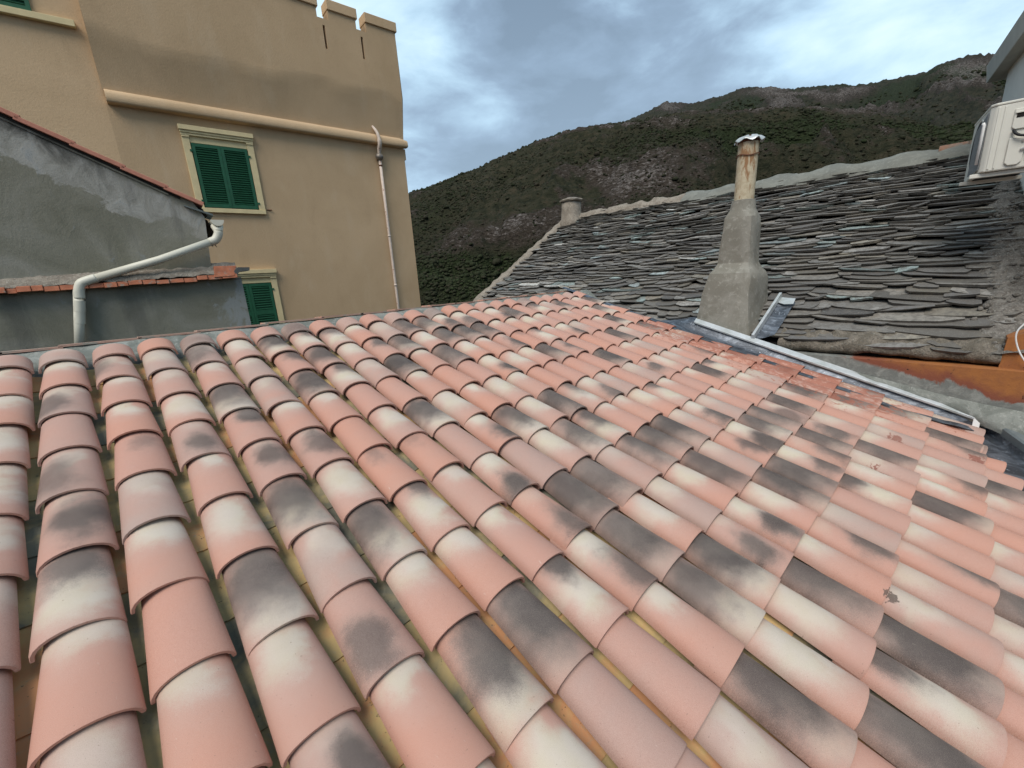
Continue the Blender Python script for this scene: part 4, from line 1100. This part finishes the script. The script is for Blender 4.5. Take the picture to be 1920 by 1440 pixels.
# verge tiles along the sloping gable
vs0 = ong(-40, 187, .05); vs1 = ong(381, 384, .05); dirv = (vs1 - vs0); Lv = np.linalg.norm(dirv); dirv /= Lv; nv = np.cross(GN, dirv); nv = nv if nv[2] > 0 else -nv
ends = [ong(x, y, .05) for x, y in ((-40, 187), (37, 216), (141, 266), (235, 312), (316, 349), (381, 384))]
tt = [(e_ - vs0) @ dirv for e_ in ends]
for i in range(5):
    a_, b_2 = tt[i] - (.03 if i else .3), tt[i + 1]
    mb = MB(); c0 = vs0 + dirv * a_ - nv * .026; c1_ = vs0 + dirv * b_2 - nv * .012
    mb.prism([c0, c1_, c1_ + nv * .042, c0 + nv * .040], -GN * .30); mb.build('verge_tile', M_verge, gh, bevel=.004)
mb = MB(); c0 = vs0 - dirv * .6 - nv * .045 - GN * .03; c1_ = vs1 - dirv * .20 - nv * .045 - GN * .03
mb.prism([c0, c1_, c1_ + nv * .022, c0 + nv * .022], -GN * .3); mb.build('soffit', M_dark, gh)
mb = MB(); c0 = vs0 - dirv * .6 - nv * .066 - GN * .035; c1_ = vs1 - dirv * .30 - nv * .060 - GN * .035
mb.prism([c0, c1_, c1_ + nv * .02, c0 + nv * .016], -GN * .3); mb.build('mortar_bed', M_grey, gh)
# roof slope behind the verge (faces away, seen only from other places)
mb = MB(); r0 = vs0 - dirv * .5 + nv * .0 - GN * .3; r1 = vs1 - GN * .3; mb.prism([r0 - nv * .02, r1 - nv * .02, r1, r0], -GN * 3.4); mb.build('roof', M_verge, gh)
# solid block painted with the eave gap's shade, slip of slate, gutter end
mb = MB(); q = ong(352, 376, -.02); q2 = ong(380, 392, -.02); q3 = ong(388, 405, -.02); q4 = ong(370, 398, -.02); mb.prism([q, q2, q3, q4], -GN * 1.5); mb.build('eave_gap_shade', M_dark, gh)
q = ong(345, 384, .04); q2 = ong(399, 401, .04); mb = MB(); dd_ = q2 - q; mb.prism([q, q2, q2 + UPV * -.022, q + UPV * -.014], -GN * .35); mb.build('eave_slate', simple('eave_slate_grey', (.13, .15, .15), .2, 20), gh)
q = ong(390, 432, -.06); mb = MB()
rg = [[q + GD * (r_ * math.cos(t)) + UPV * (h_ + r_ * .55 * math.sin(t)) - GN * .12 for t in np.linspace(0, 2 * math.pi, 13)[:-1]] for r_, h_ in ((.03, -.085), (.05, -.05), (.055, 0), (.045, .05), (.03, .12))]
mb.loft(rg); mb.build('old_gutter_spout', simple('brown_clay_spout', (.11, .075, .05), .35, 22), gh, smooth=True)
mb = MB()
for i in range(16):
    a_ = q + GD * random.uniform(-.06, .05) + UPV * random.uniform(.05, .12) - GN * random.uniform(0, .1); mb.tube([a_, a_ + UPV * -random.uniform(.08, .18) + GD * random.uniform(-.03, .03), a_ + UPV * -random.uniform(.18, .25) + GD * random.uniform(-.05, .05)], .004, 5)
mb.build('dead_stems', simple('dry_stems', (.06, .045, .03), .3, 30), gh)
gc = ong(407, 413, .12); R_ = .062
mb = MB(); half = [(R_ * math.cos(t), R_ * math.sin(t)) for t in np.linspace(math.pi, 2 * math.pi, 13)]
rings = [[gc + GD * x_ + UPV * z_ - GN * d_ for x_, z_ in half] + [gc + GD * x_ * .93 + UPV * (z_ * .93) - GN * d_ for x_, z_ in reversed(half)] for d_ in (0, 2.6)]
mb.loft(rings); gut = mb.build('gutter', M_pvc, gh, smooth=True, angle=40)
mb = MB(); mb.prism([gc + GD * x_ * 1.05 + UPV * (z_ * 1.05) + UPV * .004 for x_, z_ in half], GN * .010); mb.build('end_cap', M_pvc, gut)
# outlet, swan neck, diagonal run, drop
ao = ong(408, 424, .10); a1_ = ong(410, 436, .10); a2_ = ong(408, 446, .10); a3_ = ong(399, 452, .10); a4_ = ong(300, 487, .10); a5_ = ong(165, 526, .10); a6_ = ong(150, 532, .10); a7_ = ong(148, 545, .10)
a8_ = ong(149, 560, .10); a10 = ong(150, 664, .10)
mb = MB(); mb.tube([ao - GN * .06, (ao - GN * .06) * .3 + a1_ * .7, a1_], [.062, .045, .043], 16); rp = mb.build('rainwater_pipe', M_pvc, gh, smooth=True)
mb = MB(); mb.tube(bez([a1_ + UPV * .01, a1_ * .4 + a2_ * .6 + UPV * .004, a2_ * .5 + a3_ * .5 - UPV * .004, a3_ - (a3_ - a4_) / np.linalg.norm(a3_ - a4_) * .03], 5), .0445, 16); mb.build('elbow', M_pvc, rp, smooth=True)
mb = MB(); mb.tube([a3_, a4_, a5_], .0405, 18); mb.build('pipe', M_pvc, rp, smooth=True)
mb = MB(); dr = (a5_ - a4_) / np.linalg.norm(a5_ - a4_); mb.tube(bez([a5_ - dr * .07, a5_ - dr * .0, a6_ + GD * .01, a7_, a8_], 6), .0445, 18); mb.build('elbow', M_pvc, rp, smooth=True)
mb = MB(); mb.tube([a8_ + UPV * .03, a10], .0400, 18); mb.build('pipe', M_pvc, rp, smooth=True)
mb = MB(); pd = (a10 - a8_) / np.linalg.norm(a10 - a8_); mb.tube([a8_ + pd * .02, a8_ + pd * .13], .0450, 18); mb.build('sleeve', M_pvc, rp, smooth=True, angle=40)
mb = MB(); mb.tube([a8_ + pd * .132, a8_ + pd * .25], .0430, 18); mb.build('sleeve', M_pvc, rp, smooth=True, angle=40)
mb = MB(); q = ong(135, 534, .06); mb.box(q, (.02, .03, .035), [GD, GN, UPV]); mb.build('bracket', M_alu, rp)
# ledge of broken orange tile ends
x = -60.0
while x < 440:
    wpx = random.uniform(19, 30); x2 = min(x + wpx, 446)
    yl = 545.5 - .0655 * x
    p0, p1 = ong(x, yl, .13), ong(x2 - 1, yl - .0655 * wpx, .13); hh_ = random.uniform(.040, .052); dz = random.uniform(-.006, .006) - (.012 if random.random() < .4 else 0)
    mb = MB(); a_ = p0 + UPV * (dz - hh_ / 2); bb_ = p1 + UPV * (dz - hh_ / 2); o_ = random.uniform(-.012, .012)
    mb.prism([a_ + GN * o_, bb_ + GN * o_, bb_ + UPV * hh_ + GN * (o_ - .01), a_ + UPV * hh_ + GN * (o_ - .01)], -GN * .20); mb.build('ledge_tile', M_brick, gh, bevel=.004); x = x2
G = []
for x in np.linspace(-70, 446, 90):
    e0 = ong(x, 536 - .0655 * x, .10); row = []
    for o_, h_ in ((.115, -.03), (.10, .006), (.05, .03), (.0, .07), (-.03, .10)):
        q = e0 + GN * (o_ - .10) + UPV * h_; row.append(q + UPV * float(fbm(q * 14, 3)) * .014)
    G.append(row)
mb = MB(); mb.grid(G); mb.build('ledge_mortar', M_oldmortar, gh, smooth=True)
mb = MB(); q = ong(401, 499, .10); q2 = ong(443, 498, .10); q3 = ong(440, 517, .13); q4 = ong(402, 520, .13); mb.prism([q, q2, q3, q4], -GN * .45); mb.build('ledge_tile', M_brick, gh, bevel=.004, label='larger orange slab at the end of the ledge')
mb = MB(); mb.prism([ong(x, y, .12) for x, y in ((447, 501), (468, 501), (468, 507), (450, 509), (441, 520), (436, 519), (440, 506))], -GN * .3); mb.build('cement_cap', simple('dark_cement', (.10, .105, .10), .15, 20), gh)

# ================================================================== PLASTERED HOUSE (right edge) with air conditioner
ph = thing('plastered_house', 'pale grey plastered house at the right edge with boxed eave', 'house', (9, -6, 0))


def aw(X, z, out=0):
    return np.array([X, AC0[1] + (X - AC0[0]) * ACD[1] / ACD[0], z]) + ACN * out


mb = MB(); mb.prism([aw(6.12, 5.79), aw(11.08, 5.79), aw(11.08, 9.35), aw(6.12, 9.35)], -ACN * 5); mb.build('wall', M_acwall, ph)
mb = MB(); mb.prism([aw(6.12, 0, -.12), aw(11.0, 0, -.12), aw(11.0, 5.8, -.12), aw(6.12, 5.8, -.12)], -ACN * 4.8); mb.build('wall', M_acwall, ph)
mb = MB(); mb.prism([aw(5.9, 9.04, .16), aw(11.55, 9.04, .16), aw(11.55, 9.30, .20), aw(5.9, 9.30, .20)], -ACN * 5.5); mb.build('eave', simple('grey_eave_board', (0.50, 0.48, 0.42), .08, 5), ph, bevel=.01)

ac = thing('air_conditioner', 'off-white air conditioner outdoor unit on wall brackets above the slates', 'air conditioner', (6.9, -3.95, 7.1))
UX, UY = ACD, ACN                      # length direction, outwards
AB = np.array([6.55, -3.785, 7.125])   # near outer lower corner of the casing
ax = [UX, UY, UPV]
H_, D_, L_ = .56, .36, .80


def ap(l, d, z): return AB + UX * l - UY * d + UPV * z


mb = MB(); mb.prism([ap(0.035, 0, .0), ap(0, .035, .0), ap(0, D_, .0), ap(L_, D_, 0), ap(L_, 0, 0)], UPV * H_); body = mb.build('casing', M_acwhite, ac, bevel=.012)
mb = MB(); mb.prism([ap(0.03, -.004, H_ - .004), ap(-.006, .03, H_ - .004), ap(-.006, D_ + .004, H_ - .004), ap(L_ + .004, D_ + .004, H_ - .004), ap(L_ + .004, -.004, H_ - .004)], UPV * .022); mb.build('lid', M_acwhite, ac, bevel=.006)
# front fan face: grille ring and bars
mb = MB(); fc = ap(.33, -.012, .28)
for r_ in np.linspace(.05, .235, 8): mb.tube([fc + UX * r_ * math.cos(t) + UPV * r_ * math.sin(t) for t in np.linspace(0, 2 * math.pi, 33)], .004, 5)
for t in np.linspace(0, math.pi, 7)[:-1]: mb.tube([fc - UX * .235 * math.cos(t) - UPV * .235 * math.sin(t), fc + UX * .235 * math.cos(t) + UPV * .235 * math.sin(t)], .004, 5)
mb.build('fan_grille', M_acwhite, ac)
mb = MB(); mb.prism([fc + UX * .22 * math.cos(t) + UPV * .22 * math.sin(t) - UY * -.004 for t in np.linspace(0, 2 * math.pi, 25)[:-1]], UY * .002); mb.build('fan_opening', M_dark, ac)
# side service panel facing us: raised panels, painted-on handle recess, valve cover
def panel(d0, d1, z0, z1, out=.012, m_=None, nm='panel', bev=.005, cut=None):
    mb = MB(); P = [ap(0, d0, z0), ap(0, d1, z0), ap(0, d1, z1), ap(0, d0, z1)]
    if cut: P = [ap(0, d0 + cut, z0), ap(0, d1 - cut, z0), ap(0, d1, z0 + cut), ap(0, d1, z1), ap(0, d0, z1), ap(0, d0, z0 + cut)]
    mb.prism(P, -UX * out); return mb.build(nm, m_ or M_acwhite, ac, bevel=bev)
panel(.045, .062, .02, .54, .006); panel(.085, .098, .02, .54, .006)
panel(.15, .255, .03, .26, .018, cut=.025); panel(.15, .255, .33, .50, .014, cut=.02); panel(.275, .35, .06, .30, .012); panel(.275, .35, .34, .50, .012)
panel(.165, .235, .425, .462, .018, M_dark, 'handle_recess_shade', .002)  # raised near-black patch; the recess's shade is painted, not cut in
panel(.155, .245, .46, .475, .026, None, 'handle_lip', .003)
mb = MB(); mb.tube(bez([ap(-.012, .165, .325), ap(-.04, .18, .29), ap(-.05, .22, .265), ap(-.05, .30, .26), ap(-.05, .45, .27)], 6), .011, 8); mb.build('power_cable', M_rubber, ac, smooth=True)
for za_, zb_ in ((.22, .30), (.15, .20)):
    mb = MB(); mb.tube([ap(-.02, .235, za_), ap(-.05, .32, (za_ + zb_) / 2 + .01), ap(-.06, .46, zb_ + .02)], .013, 10); mb.build('pipe_insulation', M_white, ac, smooth=True)
# coil guard on the outer side with white handle tube
mb = MB(); mb.prism([ap(.03, -.002, .03), ap(.24, -.040, .0), ap(.24, -.040, .40), ap(.05, -.004, .52)], UY * .004); mb.build('side_cover', M_acgrey, ac)
mb = MB(); mb.tube([ap(.05, -.02, .08), ap(.05, -.022, .42), ap(.052, -.03, .44)], .012, 10); mb.build('guard_tube', M_white, ac, smooth=True)
mb = MB(); mb.box(ap(.06, .17, -.022), (.02, .22, .018), ax); mb.build('bracket', M_acwhite, ac, bevel=.004)
mb = MB(); mb.box(ap(.62, .17, -.022), (.02, .22, .018), ax); mb.build('bracket', M_acwhite, ac, bevel=.004)
mb = MB(); mb.box(ap(.42, .19, -.004), (.32, .15, .004), ax); mb.build('foot_rail', M_dark, ac)
# white cable hanging against the orange wall
mb = MB(); mb.tube(bez([(5.84, -4.36, 5.98), (5.80, -4.27, 5.84), (5.79, -4.215, 5.73), (5.80, -4.24, 5.60), (5.80, -4.31, 5.47), (5.80, -4.42, 5.35)], 8), .006, 8)
o = mb.build('cable', M_white, None, smooth=True); o['label'] = 'thin white cable hanging in a curve on the orange wall at the right edge'; o['category'] = 'cable'
